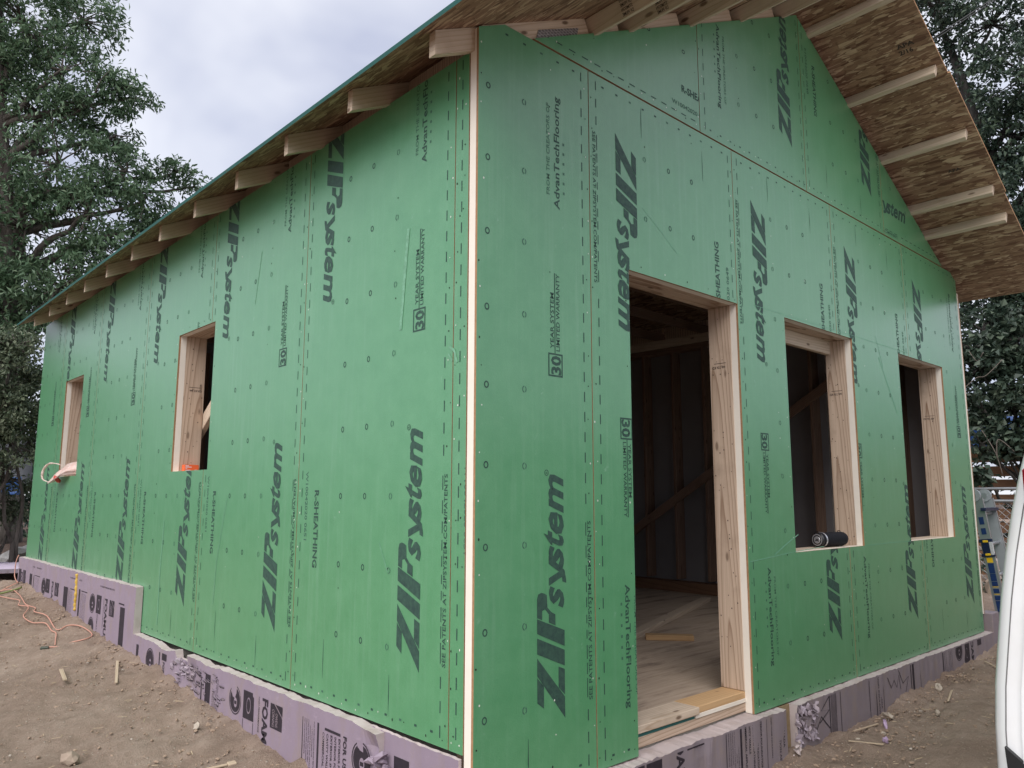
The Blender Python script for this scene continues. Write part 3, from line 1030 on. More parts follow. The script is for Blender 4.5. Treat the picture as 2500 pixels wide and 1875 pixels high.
# rafter tails along the left eave
for k in range(12):
    y = 0.045 + 0.598 * k
    xe = -0.195 - 0.003 * (k % 3)
    zt = lambda x: ZR0 + SL * x - 0.002
    hgt = 0.101
    t_ = 0.038
    x1 = 0.9
    prof = [(xe, zt(xe) - hgt), (x1, zt(x1) - hgt), (x1, zt(x1)), (xe, zt(xe))]
    V = [(x, y - t_ / 2, z) for x, z in prof] + [(x, y + t_ / 2, z) for x, z in prof]
    if k == 0:
        V = [(min(v[0], 1e9), v[1] + 0.0, v[2]) for v in V]
    F = [(0, 1, 2, 3), (7, 6, 5, 4), (0, 4, 5, 1), (1, 5, 6, 2), (2, 6, 7, 3), (3, 7, 4, 0)]
    # local Z along the board for the grain
    d = Vector((1, 0, SL)).normalized(); yv = Vector((0, 1, 0)); xv = yv.cross(d)
    Mx = Matrix(((xv.x, yv.x, d.x, xe), (xv.y, yv.y, d.y, y), (xv.z, yv.z, d.z, zt(xe)), (0, 0, 0, 1)))
    Mi = Mx.inverted()
    o = mesh_np('rafter_tail', [Mi @ Vector(v) for v in V], F, M['eave_wood'], house, world=Mx)

for k in range(12):  # boards added to keep daylight from leaking in under the eaves
    y0_, y1_ = 0.045 + 0.598 * k + 0.02, min(0.045 + 0.598 * (k + 1) - 0.02, L - 0.05)
    for x_ in (0.12, W - 0.12):
        box('eave_light_block', (x_ - 0.019, y0_, 2.672), (x_ + 0.019, y1_, zr_any(x_) - 0.012), M['stud'], house)
# gable end truss and the lookouts that carry the front overhang
for sgn in (0, 1):
    p0 = (0.02, 0.075, 2.66) if sgn == 0 else (W - 0.02, 0.075, 2.66)
    board('gable_rafter', (p0[0], 0.071, zr_any(p0[0]) - 0.145), (RIDGE, 0.071, zr_any(RIDGE) - 0.145), 0.089, 0.038, M['eave_wood'], house, up=(0, 1, 0))
LK = 0.086


def lookout(x, side, outer=-0.588, stamp=None):
    """2x4 on edge lying over the gable wall, square to the slope; x is where its lower corner meets the wall"""
    s = 1 if side == 'l' else -1
    nrm = Vector((-s * SL * SN, 0, SN))            # up out of the roof
    base = Vector((x, 0, zr_any(x)))
    c = base - nrm * (LK / 2 + 0.001)
    o = board('lookout', (c.x, 0.62, c.z), (c.x, outer, c.z), 0.038, LK, M['eave_wood'], house, up=nrm, bevel=0.003)
    return o, c, nrm


for x in (0.640, 0.905, 1.44, 1.98, 2.50):
    o, c, nrm = lookout(x + 0.05, 'l')
    if x < 1.0:
        ik = Ink()
        for r_, w_ in enumerate(('STIMSON', 'DF PRIME', 'STIMSON', 'DF PRIME')):
            ik.text(w_, 0.0, -r_ * 0.0205, 0.015, 0.062, 'flat', bold=0.015)
        dn = Vector((1, 0, SL)).normalized() * -1
        V = []
        for a, v, _z in ik.V:
            P = c + dn * (0.019 + 0.0012) + Vector((0, -1, 0)) * (0.24 - a) * 1.0 + nrm * (v + 0.028)
            V.append((P.x, P.y, P.z))
        mesh_np('stamped_lettering', V, ik.F, M['stamp'], o)
for x in (2.93, 3.515, 4.06, 4.595, 4.880):
    lookout(x + 0.035, 'r')
# blocking between the lookouts along the wall line
for x0, x1, s in ((0.70, 0.90, 'l'), (0.97, 1.42, 'l'), (1.53, 1.96, 'l'), (2.06, 2.48, 'l')):
    a = Vector((x0, 0.03, zr_any(x0) - 0.05)); b = Vector((x1, 0.03, zr_any(x1) - 0.05))
    board('blocking', a, b, 0.085, 0.038, M['eave_wood'], house, up=(0, 1, 0))
# truss heel left open at the corner, with its nail plate
pts = [(0.150, 2.862), (0.66, 2.862), (0.66, 3.045), (0.60, 3.090), (0.15, 2.868)]
a = Vector((0.05, 0.033, zr_any(0.05) - 0.052)); b = Vector((0.68, 0.033, zr_any(0.68) - 0.052))
board('truss_heel', a, b, 0.098, 0.040, M['white_wood'], house, up=(0, 1, 0))
bm = bmesh.new()
Pl = [(0.335, 2.876), (0.60, 3.005), (0.615, 3.060), (0.352, 2.935)]
for dx in range(13):
    for dz in range(4):
        u, v = (dx + 0.5) / 13, (dz + 0.5) / 4
        q = [Vector(p) for p in Pl]
        pt = q[0].lerp(q[1], u).lerp(q[3].lerp(q[2], u), v)
        bm_box(bm, (pt.x - 0.006, 0.0085, pt.y - 0.003), (pt.x + 0.006, 0.0095, pt.y + 0.003), 1)
vs = [bm.verts.new((p[0], 0.0105, p[1])) for p in Pl]; bm.faces.new(vs)
vs2 = [bm.verts.new((p[0], 0.0118, p[1])) for p in Pl]; bm.faces.new(vs2[::-1])
mesh_bm('nail_plate', bm, [M['plate'], flat('plate_shade', (0.25, 0.24, 0.24), 0.5, 0.5, metal=0.6)], house)

# roof trusses inside
for k in range(1, 12):
    y = 0.045 + 0.598 * k
    board('truss_chord', (0.15, y, 2.72), (W - 0.15, y, 2.72), 0.089, 0.038, M['shaded_stud'], house, up=(0, 1, 0), bevel=0)
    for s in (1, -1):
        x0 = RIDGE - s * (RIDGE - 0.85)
        board('truss_chord', (x0, y, zr_any(x0) - 0.055), (RIDGE - s * 0.02, y, zr_any(RIDGE) - 0.06), 0.089, 0.036, M['shaded_stud'], house, up=(0, 1, 0), bevel=0)
        board('truss_web', (RIDGE - s * 0.9, y, 2.76), (RIDGE - s * 1.5, y, zr_any(RIDGE - 1.5) - 0.1), 0.089, 0.034, M['shaded_stud'], house, up=(0, 1, 0), bevel=0)
        board('truss_web', (RIDGE - s * 0.9, y, 2.76), (RIDGE - s * 0.05, y, zr_any(RIDGE) - 0.15), 0.089, 0.033, M['shaded_stud'], house, up=(0, 1, 0), bevel=0)
board('ceiling_strap', (W - 0.55, 0.4, 2.56), (W - 0.55, 5.5, 2.56), 0.038, 0.085, M['white_wood'], house)

# strand board grade stamps under the right overhang
def soffit_stamp(lines, x, y, h, ln):
    ik = Ink()
    for i, s in enumerate(lines): ik.text(s, 0, -i * h * 1.5, h, ln * (1 if i == 0 else 0.8), 'flat', bold=0.03)
    V = []
    for a, v, _z in ik.V:
        xx = x - v * SN; yy = y - a
        V.append((xx, yy, zr_any(xx) - 0.0012))
    mesh_np('stamped_lettering', V, ik.F, M['stamp'], house)


soffit_stamp(['APA', '2/16'], 3.34, -0.42, 0.034, 0.11)
soffit_stamp(['APA'], 4.41, -0.35, 0.03, 0.09)

# ------------------------------------------------------------------ purple foundation foam
def noisy(x, s=1.0, k=0.0): return mnoise.noise(Vector((x * s, k, 0.3)))


def foam_slab(side, u0, u1, zb, top, d_out, d_in, mat, dents=(), seed=0.0, step=0.018, lean=0.0):
    """board standing against the foundation; outer face at d_out (negative), uneven sawn top"""
    n = max(2, int((u1 - u0) / step))
    rows_ = [0, 0.35, 0.7, 0.9, 1.0]
    V, F, mi = [], [], []
    for i in range(n + 1):
        u = u0 + (u1 - u0) * i / n
        zt = top(u) + 0.0035 * noisy(u, 6, seed) + 0.004 * noisy(u, 41, seed)
        for r_ in rows_:
            v = zb + (zt - zb) * r_
            dd = 0.0
            for (du, dv, rad, dep) in dents:
                q = ((u - du) / rad) ** 2 + ((v - dv) / (rad * 1.0)) ** 2
                if q < 1: dd += dep * (1 - q)
            V.append(to3(side, u, v - (0.008 * abs(noisy(u, 27, seed + 5)) if r_ == 1.0 else 0), d_out + dd + (0.004 * noisy(u, 17, seed + 2) if r_ >= 0.9 else 0)))
        V.append(to3(side, u, zt + 0.004 * noisy(u, 13, seed + 9), d_in))
        V.append(to3(side, u, zb, d_in))
    m = len(rows_) + 2
    for i in range(n):
        for j in range(m):
            j2 = (j + 1) % m
            a, b, c, d = i * m + j, (i + 1) * m + j, (i + 1) * m + j2, i * m + j2
            F.append((a, b, c, d)); mi.append(1 if j in (len(rows_) - 1,) else 0)
    F.append(tuple(range(m))); mi.append(1)
    F.append(tuple(n * m + j for j in range(m - 1, -1, -1))); mi.append(1)
    o = mesh_np('foam_board', V, F, [mat, M['purple_cut']], house, midx=mi)
    bm = bmesh.new(); bm.from_mesh(o.data); bmesh.ops.recalc_face_normals(bm, faces=bm.faces[:]); bm.to_mesh(o.data); bm.free()
    return o


def foam_print(items, side, o, d, rect):
    """items: list of (kind, ...) drawn in wall coordinates u (viewer's right is -y on the left wall)"""
    ik = Ink()
    sg = -1 if side == 'left' else 1
    def A(u): return sg * u          # viewer's a
    for it in items:
        k = it[0]
        if k == 'rect': ik.rect(min(A(it[1]), A(it[3])), it[2], max(A(it[1]), A(it[3])), it[4])
        elif k == 'text': ik.text(it[1], A(it[2]), it[3], it[4], it[5], 'down', bold=it[6])
        elif k == 'ring': ik.ring(A(it[1]), it[2], it[3], it[3], it[4], 24)
        elif k == 'badge':
            ik.ring(A(it[1]), it[2], it[3], it[3], 0.006, 24)
            # dark disc with a pale folded sheet in it, left unprinted
            for q in range(24):
                t0, t1 = 2 * math.pi * q / 24, 2 * math.pi * (q + 1) / 24
                r1 = it[3] - 0.012; r0 = 0.024
                ca, cv = A(it[1]), it[2]
                ik.poly([(ca + r1 * math.cos(t0), cv + r1 * math.sin(t0)), (ca + r1 * math.cos(t1), cv + r1 * math.sin(t1)), (ca + r0 * math.cos(t1) * 0.8 + 0.006, cv + r0 * math.sin(t1) - 0.012), (ca + r0 * math.cos(t0) * 0.8 + 0.006, cv + r0 * math.sin(t0) - 0.012)])
            ik.rect(A(it[1]) - 0.008, it[2] - 0.020, A(it[1]) + 0.018, it[2] - 0.004)
        elif k == 'check':
            a0, v0, w_, h_ = A(it[1]), it[2], it[3], it[4]
            ca, cv = a0 + w_ / 2, v0 - h_ / 2
            # dark block cut open round a pale leaf-like oval
            N = 16
            outer = []
            for q in range(N):
                t = 2 * math.pi * (q + 0.5) / N
                sx = max(abs(math.cos(t)), 1e-6); sy = max(abs(math.sin(t)), 1e-6)
                k_ = min(w_ / 2 / sx, h_ / 2 / sy)
                outer.append((ca + math.cos(t) * k_, cv + math.sin(t) * k_))
            corners = [(ca + w_ / 2, cv + h_ / 2), (ca - w_ / 2, cv + h_ / 2), (ca - w_ / 2, cv - h_ / 2), (ca + w_ / 2, cv - h_ / 2)]
            for q in range(N):
                t0 = 2 * math.pi * (q + 0.5) / N; t1 = 2 * math.pi * (q + 1.5) / N
                p0, p1 = outer[q], outer[(q + 1) % N]
                i0 = (ca + 0.026 * math.cos(t0), cv + 0.040 * math.sin(t0)); i1 = (ca + 0.026 * math.cos(t1), cv + 0.040 * math.sin(t1))
                ply = [p0, p1, i1, i0]
                if abs(p0[0] - p1[0]) > 1e-5 and abs(p0[1] - p1[1]) > 1e-5:
                    cc = min(corners, key=lambda c_: (c_[0] - p0[0]) ** 2 + (c_[1] - p0[1]) ** 2)
                    ply = [p0, cc, p1, i1, i0]
                ik.poly(ply)
            ik.disc(ca, cv, 0.019, 0.032, 14)
            V_, F_ = stroke([(ca - 0.004, cv + 0.03), (ca + 0.008, cv), (ca - 0.006, cv - 0.03)], 0.006)
        elif k == 'owens':
            a0, v0, w_, h_ = A(it[1]), it[2], it[3], it[4]
            # dark block with the two words left pale: thin gaps between bars
            ik.poly([(a0, v0), (a0 + w_ * 0.10, v0), (a0 + w_ * 0.10, v0 - h_), (a0, v0 - h_)])
            ik.poly([(a0 + w_ * 0.10, v0), (a0 + w_ * 0.30, v0), (a0 + w_ * 0.95, v0 - h_ * 0.42), (a0 + w_, v0 - h_ * 0.5), (a0 + w_, v0 - h_), (a0 + w_ * 0.10, v0 - h_)])
            ik.poly([(a0 + w_ * 0.42, v0), (a0 + w_, v0), (a0 + w_, v0 - h_ * 0.40)])
    V = [(p[0] * sg, p[1], p[2]) for p in ik.V]
    bm = clip_flat(V, ik.F, dict(rect=rect))
    for v in bm.verts: v.co = Vector(to3(side, v.co.x, v.co.y, d - v.co.z))
    tag(mesh_bm('printed_lettering', bm, M['foam_ink'], o), kind='stuff')
    # pale words over the dark blocks
    iw = Ink()
    for it in items:
        if it[0] == 'owens':
            a0, v0, w_, h_ = A(it[1]), it[2], it[3], it[4]
            iw.text('OWENS', a0 + w_ * 0.46, v0 - h_ * 0.34, w_ * 0.20, h_ * 0.56, 'down', bold=0.0)
            iw.text('CORNING', a0 + w_ * 0.18, v0 - h_ * 0.22, w_ * 0.20, h_ * 0.70, 'down', bold=0.0)
    if iw.V:
        bm = clip_flat([(p[0] * sg, p[1], p[2]) for p in iw.V], iw.F, dict(rect=rect))
        for v in bm.verts: v.co = Vector(to3(side, v.co.x, v.co.y, d - 0.0006))
        if len(bm.faces): tag(mesh_bm('pale_lettering', bm, M['purple'] if side == 'left' else M['mauve_grey'], o), kind='stuff')
        else: bm.free()


def text_lines(u, v, n, lens, h=0.008, sg=-1, pitch=0.017):
    """columns of small type that read downwards"""
    out = []
    rr = random.Random(int(u * 991))
    words = ['RIGID FOAM INSULATION BOARD MEETS ASTM', 'INSULATION CAN BURN AVOID EXPOSURE TO FLAME', 'STORE AWAY FROM SUN AND HEAT', 'SEE PRODUCT DATA FOR DETAILS', 'THERMAL INSULATION BOARD TYPE']
    for i in range(n):
        out.append(('text', words[i % len(words)], u + sg * i * pitch, v - 0.004, h, lens[i % len(lens)], 0.01))
    return out


# left wall: low board near the corner
FB = -0.051
f_low = foam_slab('left', 0.535, 3.50, -0.60, lambda u: -0.006 - 0.022 * max(0, noisy(u, 4, 1.0)) - (0.045 if 2.55 < u < 2.72 else 0) - 0.02 * math.exp(-((u - 2.9) / 0.12) ** 2), FB, -0.003, M['purple'], dents=[(2.62, -0.05, 0.10, 0.030), (2.45, -0.11, 0.10, 0.016), (0.56, -0.10, 0.06, 0.03)], seed=1.3)
VT = -0.060
it = []
it += [('rect', 3.41, VT, 3.37, -0.6), ('badge', 3.14, -0.125, 0.075)]
it += [('rect', 2.98, -0.05, 2.965, -0.6), ('rect', 2.93, -0.05, 2.85, -0.09), ('text', 'FORE SHEAT', 2.91, -0.10, 0.03, 0.2, 0.02)]
it += [('rect', 2.30, VT, 2.285, -0.6), ('rect', 2.24, VT, 2.17, -0.6)] + text_lines(2.14, VT, 5, (0.3, 0.28, 0.31), 0.010)
it += [('badge', 1.845, -0.128, 0.072), ('check', 1.746, VT, 0.122, 0.134), ('rect', 1.746, -0.199, 1.742, -0.3), ('rect', 1.63, -0.199, 1.626, -0.6)]
it += [('text', 'HIGH PERFORMANCE', 1.574, -0.064, 0.013, 0.165, 0.015), ('text', 'FOAMULAR', 1.529, -0.062, 0.058, 0.40, 0.035), ('owens', 1.444, -0.068, 0.121, 0.112)]
it += [('rect', 1.127, -0.066, 1.121, -0.6)] + text_lines(1.108, -0.066, 6, (0.15, 0.22, 0.18, 0.2), 0.008, pitch=0.017) + [('rect', 0.993, -0.067, 0.978, -0.6)]
it += [('rect', 0.945, -0.075, 0.80, -0.086)]
for i, s in enumerate(('COMMERCIAL APPLICATIONS', 'CAVITY WALLS', 'EXTERIOR SHEATHING', 'INTERIOR FOUNDATION', 'EXTERIOR FOUNDATION')):
    it.append(('text', s, 0.945 - 0.033 * i, -0.096, 0.015, 0.013 * len(s), 0.02))
it += [('text', 'FOR USE IN', 0.775, -0.078, 0.026, 0.20, 0.03), ('badge', 0.635, -0.142, 0.072)]
foam_print(it, 'left', f_low, FB - 0.0012, (0.55, -0.5, 3.49, -0.035))
# inner board at the corner
f_in = foam_slab('left', 0.06, 0.90, -0.60, lambda u: -0.012, -0.012, -0.0005, M['purple'], seed=4.4)
foam_print([('rect', 0.46, -0.09, 0.36, -0.20), ('text', 'HIGH PERFORMANCE', 0.25, -0.13, 0.012, 0.17, 0.015), ('text', 'FOAMULAR', 0.20, -0.12, 0.05, 0.4, 0.03)], 'left', f_in, -0.0132, (0.07, -0.5, 0.52, -0.03))
# left wall: taller board behind
f_far = foam_slab('left', 3.50, 7.12, -0.30, lambda u: 0.300 + 0.005 * noisy(u, 2, 3), FB, -0.003, M['purple'], dents=[(5.9, 0.27, 0.05, 0.012)], seed=7.7)


def far_unit(y0):
    """one print repeat; y0 is the left edge of the text block"""
    o = []
    o += [('rect', y0, 0.155, y0 - 0.13, -0.2), ('rect', y0 - 0.16, 0.15, y0 - 0.165, -0.2), ('rect', y0 - 0.20, 0.155, y0 - 0.40, 0.148)]
    o += text_lines(y0 - 0.19, 0.14, 3, (0.3, 0.27), 0.010, pitch=0.03)
    o += [('rect', y0 - 0.46, 0.17, y0 - 0.50, -0.2), ('rect', y0 - 0.53, 0.165, y0 - 0.70, 0.158)] + text_lines(y0 - 0.53, 0.15, 5, (0.2, 0.26, 0.23), 0.010, pitch=0.03)
    o += [('badge', y0 - 0.85, 0.098, 0.072), ('badge', y0 - 0.85, -0.075, 0.072), ('check', y0 - 0.957, 0.172, 0.118, 0.134), ('text', 'FORMULA SELECT', y0 - 0.99, 0.03, 0.02, 0.2, 0.02)]
    o += [('text', 'HIGH PERFORMANCE', y0 - 1.135, 0.165, 0.013, 0.22, 0.015), ('text', 'FOAMULAR', y0 - 1.172, 0.163, 0.058, 0.40, 0.035), ('owens', y0 - 1.28, 0.163, 0.112, 0.112)]
    return o


it = far_unit(5.331) + [('rect', 3.84, 0.165, 3.72, 0.155), ('rect', 3.80, 0.14, 3.70, -0.2)]
it += [('rect', 6.60, 0.17, 6.50, -0.2), ('rect', 6.44, 0.165, 6.42, -0.2), ('rect', 6.40, 0.17, 6.19, 0.163)] + text_lines(6.38, 0.155, 4, (0.3, 0.28), 0.01, pitch=0.045)
it += [('badge', 6.035, 0.095, 0.075), ('check', 5.955, 0.172, 0.14, 0.12), ('text', 'FOAMULAR', 5.74, 0.163, 0.058, 0.40, 0.035), ('owens', 5.63, 0.163, 0.13, 0.112)]
it += [('rect', 7.08, 0.185, 6.98, 0.04), ('text', 'FOAM', 6.97, 0.16, 0.06, 0.2, 0.035), ('owens', 6.89, 0.185, 0.12, 0.13)]
it += [('text', 'RIGID FOAM INSULATION', 6.5, 0.255, 0.008, 0.06, 0.0)]
foam_print(it, 'left', f_far, FB - 0.0012, (3.52, -0.25, 7.11, 0.29))
# small printed line near the top edge, reading along the board
for y0 in (4.30, 5.15, 6.50):
    ik = Ink(); ik.text('R-10 RIGID FOAM BOARD INSULATION', 0, 0, 0.012, 0.34, 'flat', bold=0.01)
    mesh_np('printed_lettering', [to3('left', y0 - a, 0.235 + v, FB - 0.0012) for a, v, _z in ik.V], ik.F, M['foam_ink'], f_far)

# front wall boards
f_fl = foam_slab('front', -0.02, 2.115, -0.90, lambda u: -0.190 - 0.010 * max(0, noisy(u, 5, 2.0)), FB, 0.060, M['mauve_grey'], dents=[(1.35, -0.2, 0.08, 0.012), (2.11, -0.33, 0.06, 0.03)], seed=11.0)
VT2 = -0.185
it = [('rect', 0.86, VT2, 0.905, -0.8), ('rect', 0.918, VT2, 1.035, -0.8), ('rect', 1.042, VT2, 1.046, -0.8)]
it += [('text', 'HIGH PERFORMANCE', 1.085, -0.150, 0.014, 0.26, 0.015), ('text', 'FOAMULAR', 1.135, -0.12, 0.058, 0.42, 0.035), ('owens', 1.215, -0.10, 0.135, 0.112)]
it += [('rect', 1.53, VT2, 1.536, -0.8)] + text_lines(1.55, -0.20, 6, (0.15, 0.19), 0.008, sg=1) + [('rect', 1.655, VT2, 1.672, -0.8)]
for i, s in enumerate(('COMMERCIAL APPLICATIONS', 'CAVITY WALLS', 'EXTERIOR SHEATHING', 'INTERIOR FOUNDATION', 'EXTERIOR FOUNDATION')):
    it.append(('text', s, 1.70 + 0.036 * i, -0.175, 0.016, 0.0135 * len(s), 0.02))
it += [('rect', 1.905, VT2, 1.909, -0.8), ('text', 'RIGID FOAM INSULATION', 1.95, -0.2, 0.010, 0.2, 0.01), ('text', 'RIGID INSULATION ASTM', 2.03, -0.165, 0.018, 0.3, 0.02), ('text', 'AND CANADA', 2.07, -0.175, 0.018, 0.2, 0.02)]
foam_print(it, 'front', f_fl, FB - 0.0012, (0.0, -0.7, 2.11, -0.205))
f_fr = foam_slab('front', 2.24, 5.60, -0.90, lambda u: -0.192 + 0.004 * noisy(u, 2, 3), FB, 0.015, M['mauve_grey'], dents=[(2.30, -0.30, 0.09, 0.03)], seed=15.0)
it = [('rect', 2.603, VT2, 2.613, -0.7)] + [('rect', 2.625 + 0.012 * k, VT2, 2.630 + 0.012 * k, -0.7) for k in range(6)] + [('rect', 2.743, VT2, 2.749, -0.7)]
it += [('rect', 3.14, VT2, 3.146, -0.7), ('rect', 3.235, VT2, 3.246, -0.7), ('text', 'RIGID INSULATION', 3.27, -0.2, 0.018, 0.25, 0.02), ('text', 'AND CANADA', 3.305, -0.2, 0.018, 0.2, 0.02), ('rect', 3.345, VT2, 3.352, -0.7)]
it += [('rect', 3.80, VT2, 3.81, -0.7), ('rect', 3.965, VT2, 3.972, -0.7), ('rect', 3.83, VT2, 3.86, -0.7), ('rect', 4.40, VT2, 4.42, -0.7)] + text_lines(4.44, -0.2, 6, (0.15, 0.2), 0.01, sg=1, pitch=0.03)
it += [('badge', 4.75, -0.235, 0.072), ('check', 4.86, -0.205, 0.12, 0.134), ('text', 'FOAMULAR', 5.02, -0.15, 0.058, 0.42, 0.035), ('rect', 5.17, VT2, 5.28, -0.25)]
foam_print(it, 'front', f_fr, FB - 0.0012, (2.26, -0.6, 5.58, -0.205))
# scribbled strokes next to the broken part
ik = Ink()
for pts_ in ([(2.60, -0.21), (2.50, -0.27), (2.60, -0.28), (2.48, -0.33)], [(2.60, -0.38), (2.50, -0.30), (2.44, -0.36)], [(3.42, -0.23), (3.47, -0.30), (3.52, -0.26), (3.56, -0.31), (3.60, -0.24), (3.62, -0.33)], [(3.60, -0.21), (3.66, -0.30), (3.76, -0.27), (3.70, -0.36)]):
    V_, F_ = stroke(pts_, 0.007); ik.add(V_, F_)
mesh_np('drawn_scribble', [to3('front', a, v, FB - 0.0014) for a, v, _z in ik.V], ik.F, M['foam_ink'], f_fr)
# foam on the right wall, its end seen at the corner
bm = bmesh.new()
bm_box(bm, (W + 0.062, -0.05, -0.8), (W + 0.235, 2.4, -0.045))
bmesh.ops.bevel(bm, geom=bm.edges[:], offset=0.006, segments=1, affect='EDGES')
mesh_bm('foam_board', bm, M['mauve_grey'], house)


def chunk_bm(bm, c, r, seed, squash=(1, 1, 1), jag=0.5):
    """broken piece: a faceted lump"""
    rr = random.Random(seed)
    g = bmesh.ops.create_icosphere(bm, subdivisions=1, radius=1.0)
    rot = Euler((rr.uniform(0, 6), rr.uniform(0, 6), rr.uniform(0, 6))).to_matrix()
    for v in g['verts']:
        k = 1 + rr.uniform(-jag, jag * 0.6)
        p = Vector((v.co.x * squash[0], v.co.y * squash[1], v.co.z * squash[2])) * r * k
        v.co = rot @ p + Vector(c)


bm = bmesh.new()
rr = random.Random(5)
for i in range(120):
    u = rr.uniform(2.235, 2.46); v = rr.uniform(-0.40, -0.21)
    chunk_bm(bm, (u, -0.040 + rr.uniform(-0.02, 0.012), v), rr.uniform(0.009, 0.026), i, (1.1, 0.8, 0.25), 0.6)
mesh_bm('broken_foam', bm, M['torn'], house)
bm = bmesh.new()
for i in range(9): chunk_bm(bm, (rr.uniform(2.12, 2.20), -0.07 + rr.uniform(-0.03, 0.0), rr.uniform(-0.47, -0.36)), rr.uniform(0.012, 0.026), 50 + i, (1, 0.6, 0.5), 0.4)
mesh_bm('broken_foam', bm, M['purple_cut'], house)
# mortar coloured concrete showing in the gap
box('foundation_patch', (2.118, -0.003, -0.6), (2.238, 0.061, -0.195), flat('ochre_patch', (0.27, 0.20, 0.12), 0.9, 0.1, var=0.3, scale=30), house)
bm = bmesh.new()
for i in range(22):
    chunk_bm(bm, (-0.035 + rr.uniform(-0.012, 0.012), rr.uniform(0.47, 0.585), rr.uniform(-0.25, -0.075)), rr.uniform(0.012, 0.034), 100 + i, (0.5, 0.9, 1.1), 0.4)
mesh_bm('broken_foam', bm, M['purple'], house)
# torn flakes on the low board
bm = bmesh.new()
for i in range(70):
    u = rr.gauss(2.35, 0.24); v = rr.gauss(-0.115, 0.05)
    if not (1.98 < u < 2.78) or v > -0.045 or v < -0.28: continue
    w_, h_ = rr.uniform(0.012, 0.040), rr.uniform(0.006, 0.016)
    x0 = FB - 0.001
    z1 = v + rr.uniform(-0.008, 0.008)
    ps = [(x0, u + w_, v), (x0 - rr.uniform(0.004, 0.018), u + w_ * 0.2, v + h_), (x0 - rr.uniform(0.003, 0.014), u - w_ * 0.5, z1 + h_ * 0.8), (x0, u - w_, z1), (x0 - 0.001, u, v - h_ * 0.5)]
    bm.faces.new([bm.verts.new(p) for p in ps])
    # the dark tear under it
    q = bm.faces.new([bm.verts.new(p) for p in ((x0 - 0.0006, u + w_, v - 0.002), (x0 - 0.0006, u - w_, z1 - 0.002), (x0 - 0.0006, u - w_ * 0.6, z1 - h_ * 0.8), (x0 - 0.0006, u + w_ * 0.5, v - h_ * 0.9))]); q.material_index = 1
for i in range(16):
    chunk_bm(bm, (FB + rr.uniform(-0.004, 0.014), rr.uniform(2.5, 2.74), rr.uniform(-0.13, -0.05)), rr.uniform(0.012, 0.030), 300 + i, (0.35, 1.1, 0.6), 0.55)
tag(mesh_bm('torn_foam', bm, [M['torn'], M['foam_ink']], house), kind='stuff')
# yellow glue line down the tall board
gp = smooth_path([(FB - 0.003, 4.945, 0.285), (FB - 0.003, 4.94, 0.2), (FB - 0.004, 4.93, 0.12), (FB - 0.003, 4.937, 0.05), (FB - 0.003, 4.928, -0.005)], 5)
V, F = tube(gp, [0.013 + 0.004 * math.sin(i * 2.1) for i in range(len(gp))], 6)
mesh_np('glue_line', V, F, flat('yellow_glue', (0.52, 0.34, 0.06), 0.5, 0.4, var=0.25), house, smooth=True)

# chalk lines on the front sheets
ik = Ink()
for (x0, z0, x1, z1, w_) in ((1.90, 0.575, 2.75, 0.62, 0.003), (3.33, 0.60, 4.11, 0.60, 0.003), (2.06, 1.99, 4.30, 2.00, 0.002), (3.75, 1.90, 4.02, 1.52, 0.006), (3.72, 2.05, 3.82, 1.83, 0.005), (2.16, 0.60, 2.44, 0.70, 0.005), (1.05, 2.30, 1.33, 2.13, 0.002)):
    V_, F_ = stroke([(x0, z0), ((x0 + x1) / 2, (z0 + z1) / 2 + 0.004), (x1, z1)], w_); ik.add(V_, F_)
tag(mesh_np('chalk_marks', [to3('front', a, v, -0.0016) for a, v, _z in ik.V], ik.F, flat('chalk', (0.20, 0.42, 0.29), 0.9, 0.1), house), kind='stuff')

# rubbed streaks on the left wall
ik = Ink()
for pts_, w_ in (([(0.455, 2.06), (0.475, 1.87), (0.50, 1.62)], 0.020), ([(3.19, 0.75), (3.21, 0.42), (3.20, 0.08)], 0.010), ([(0.16, 1.50), (0.13, 1.48), (0.11, 1.43)], 0.012), ([(0.165, 1.47), (0.14, 1.44)], 0.010), ([(1.9, 2.3), (1.96, 2.0)], 0.006), ([(0.62, 0.72), (0.55, 0.60)], 0.004), ([(2.2, 0.9), (2.3, 0.55), (2.32, 0.3)], 0.005)):
    V_, F_ = stroke(pts_, w_); ik.add(V_, F_)
tag(mesh_np('scuff_marks', [to3('left', a, v, -0.0017) for a, v, _z in ik.V], ik.F, m_print('scuffed_coating', (0.19, 0.40, 0.265), 0.9), house), kind='stuff')

# ------------------------------------------------------------------ ground
def gz(x, y):
    """height of the dirt"""
    yy = np.maximum(y, 0.0); xx = np.clip(x, 0.0, 30)
    z = -0.50 + 0.055 * np.minimum(yy, 11) + 0.035 * np.minimum(xx, 7)
    bank = 0.172 * np.exp(-np.maximum(-x - 0.06, 0) / 0.5) * np.clip(y / 1.0, 0, 1) * (x < 0.04) * np.clip((8.5 - y) / 1.5, 0, 1)
    return z + bank


def axis(lo, hi, step, far, n=26):
    mid = np.arange(lo, hi + 1e-6, step)
    g = np.geomspace(step * 1.5, far, n)
    return np.concatenate([(lo - np.cumsum(g) * 0.5)[::-1], mid, hi + np.cumsum(g) * 0.5])


gx, gy = axis(-2.6, 6.6, 0.03, 60), axis(-1.6, 8.6, 0.035, 60)
X, Y = np.meshgrid(gx, gy)
Z = gz(X, Y)
near = (X > -2.6) & (X < 6.6) & (Y > -1.6) & (Y < 8.6)


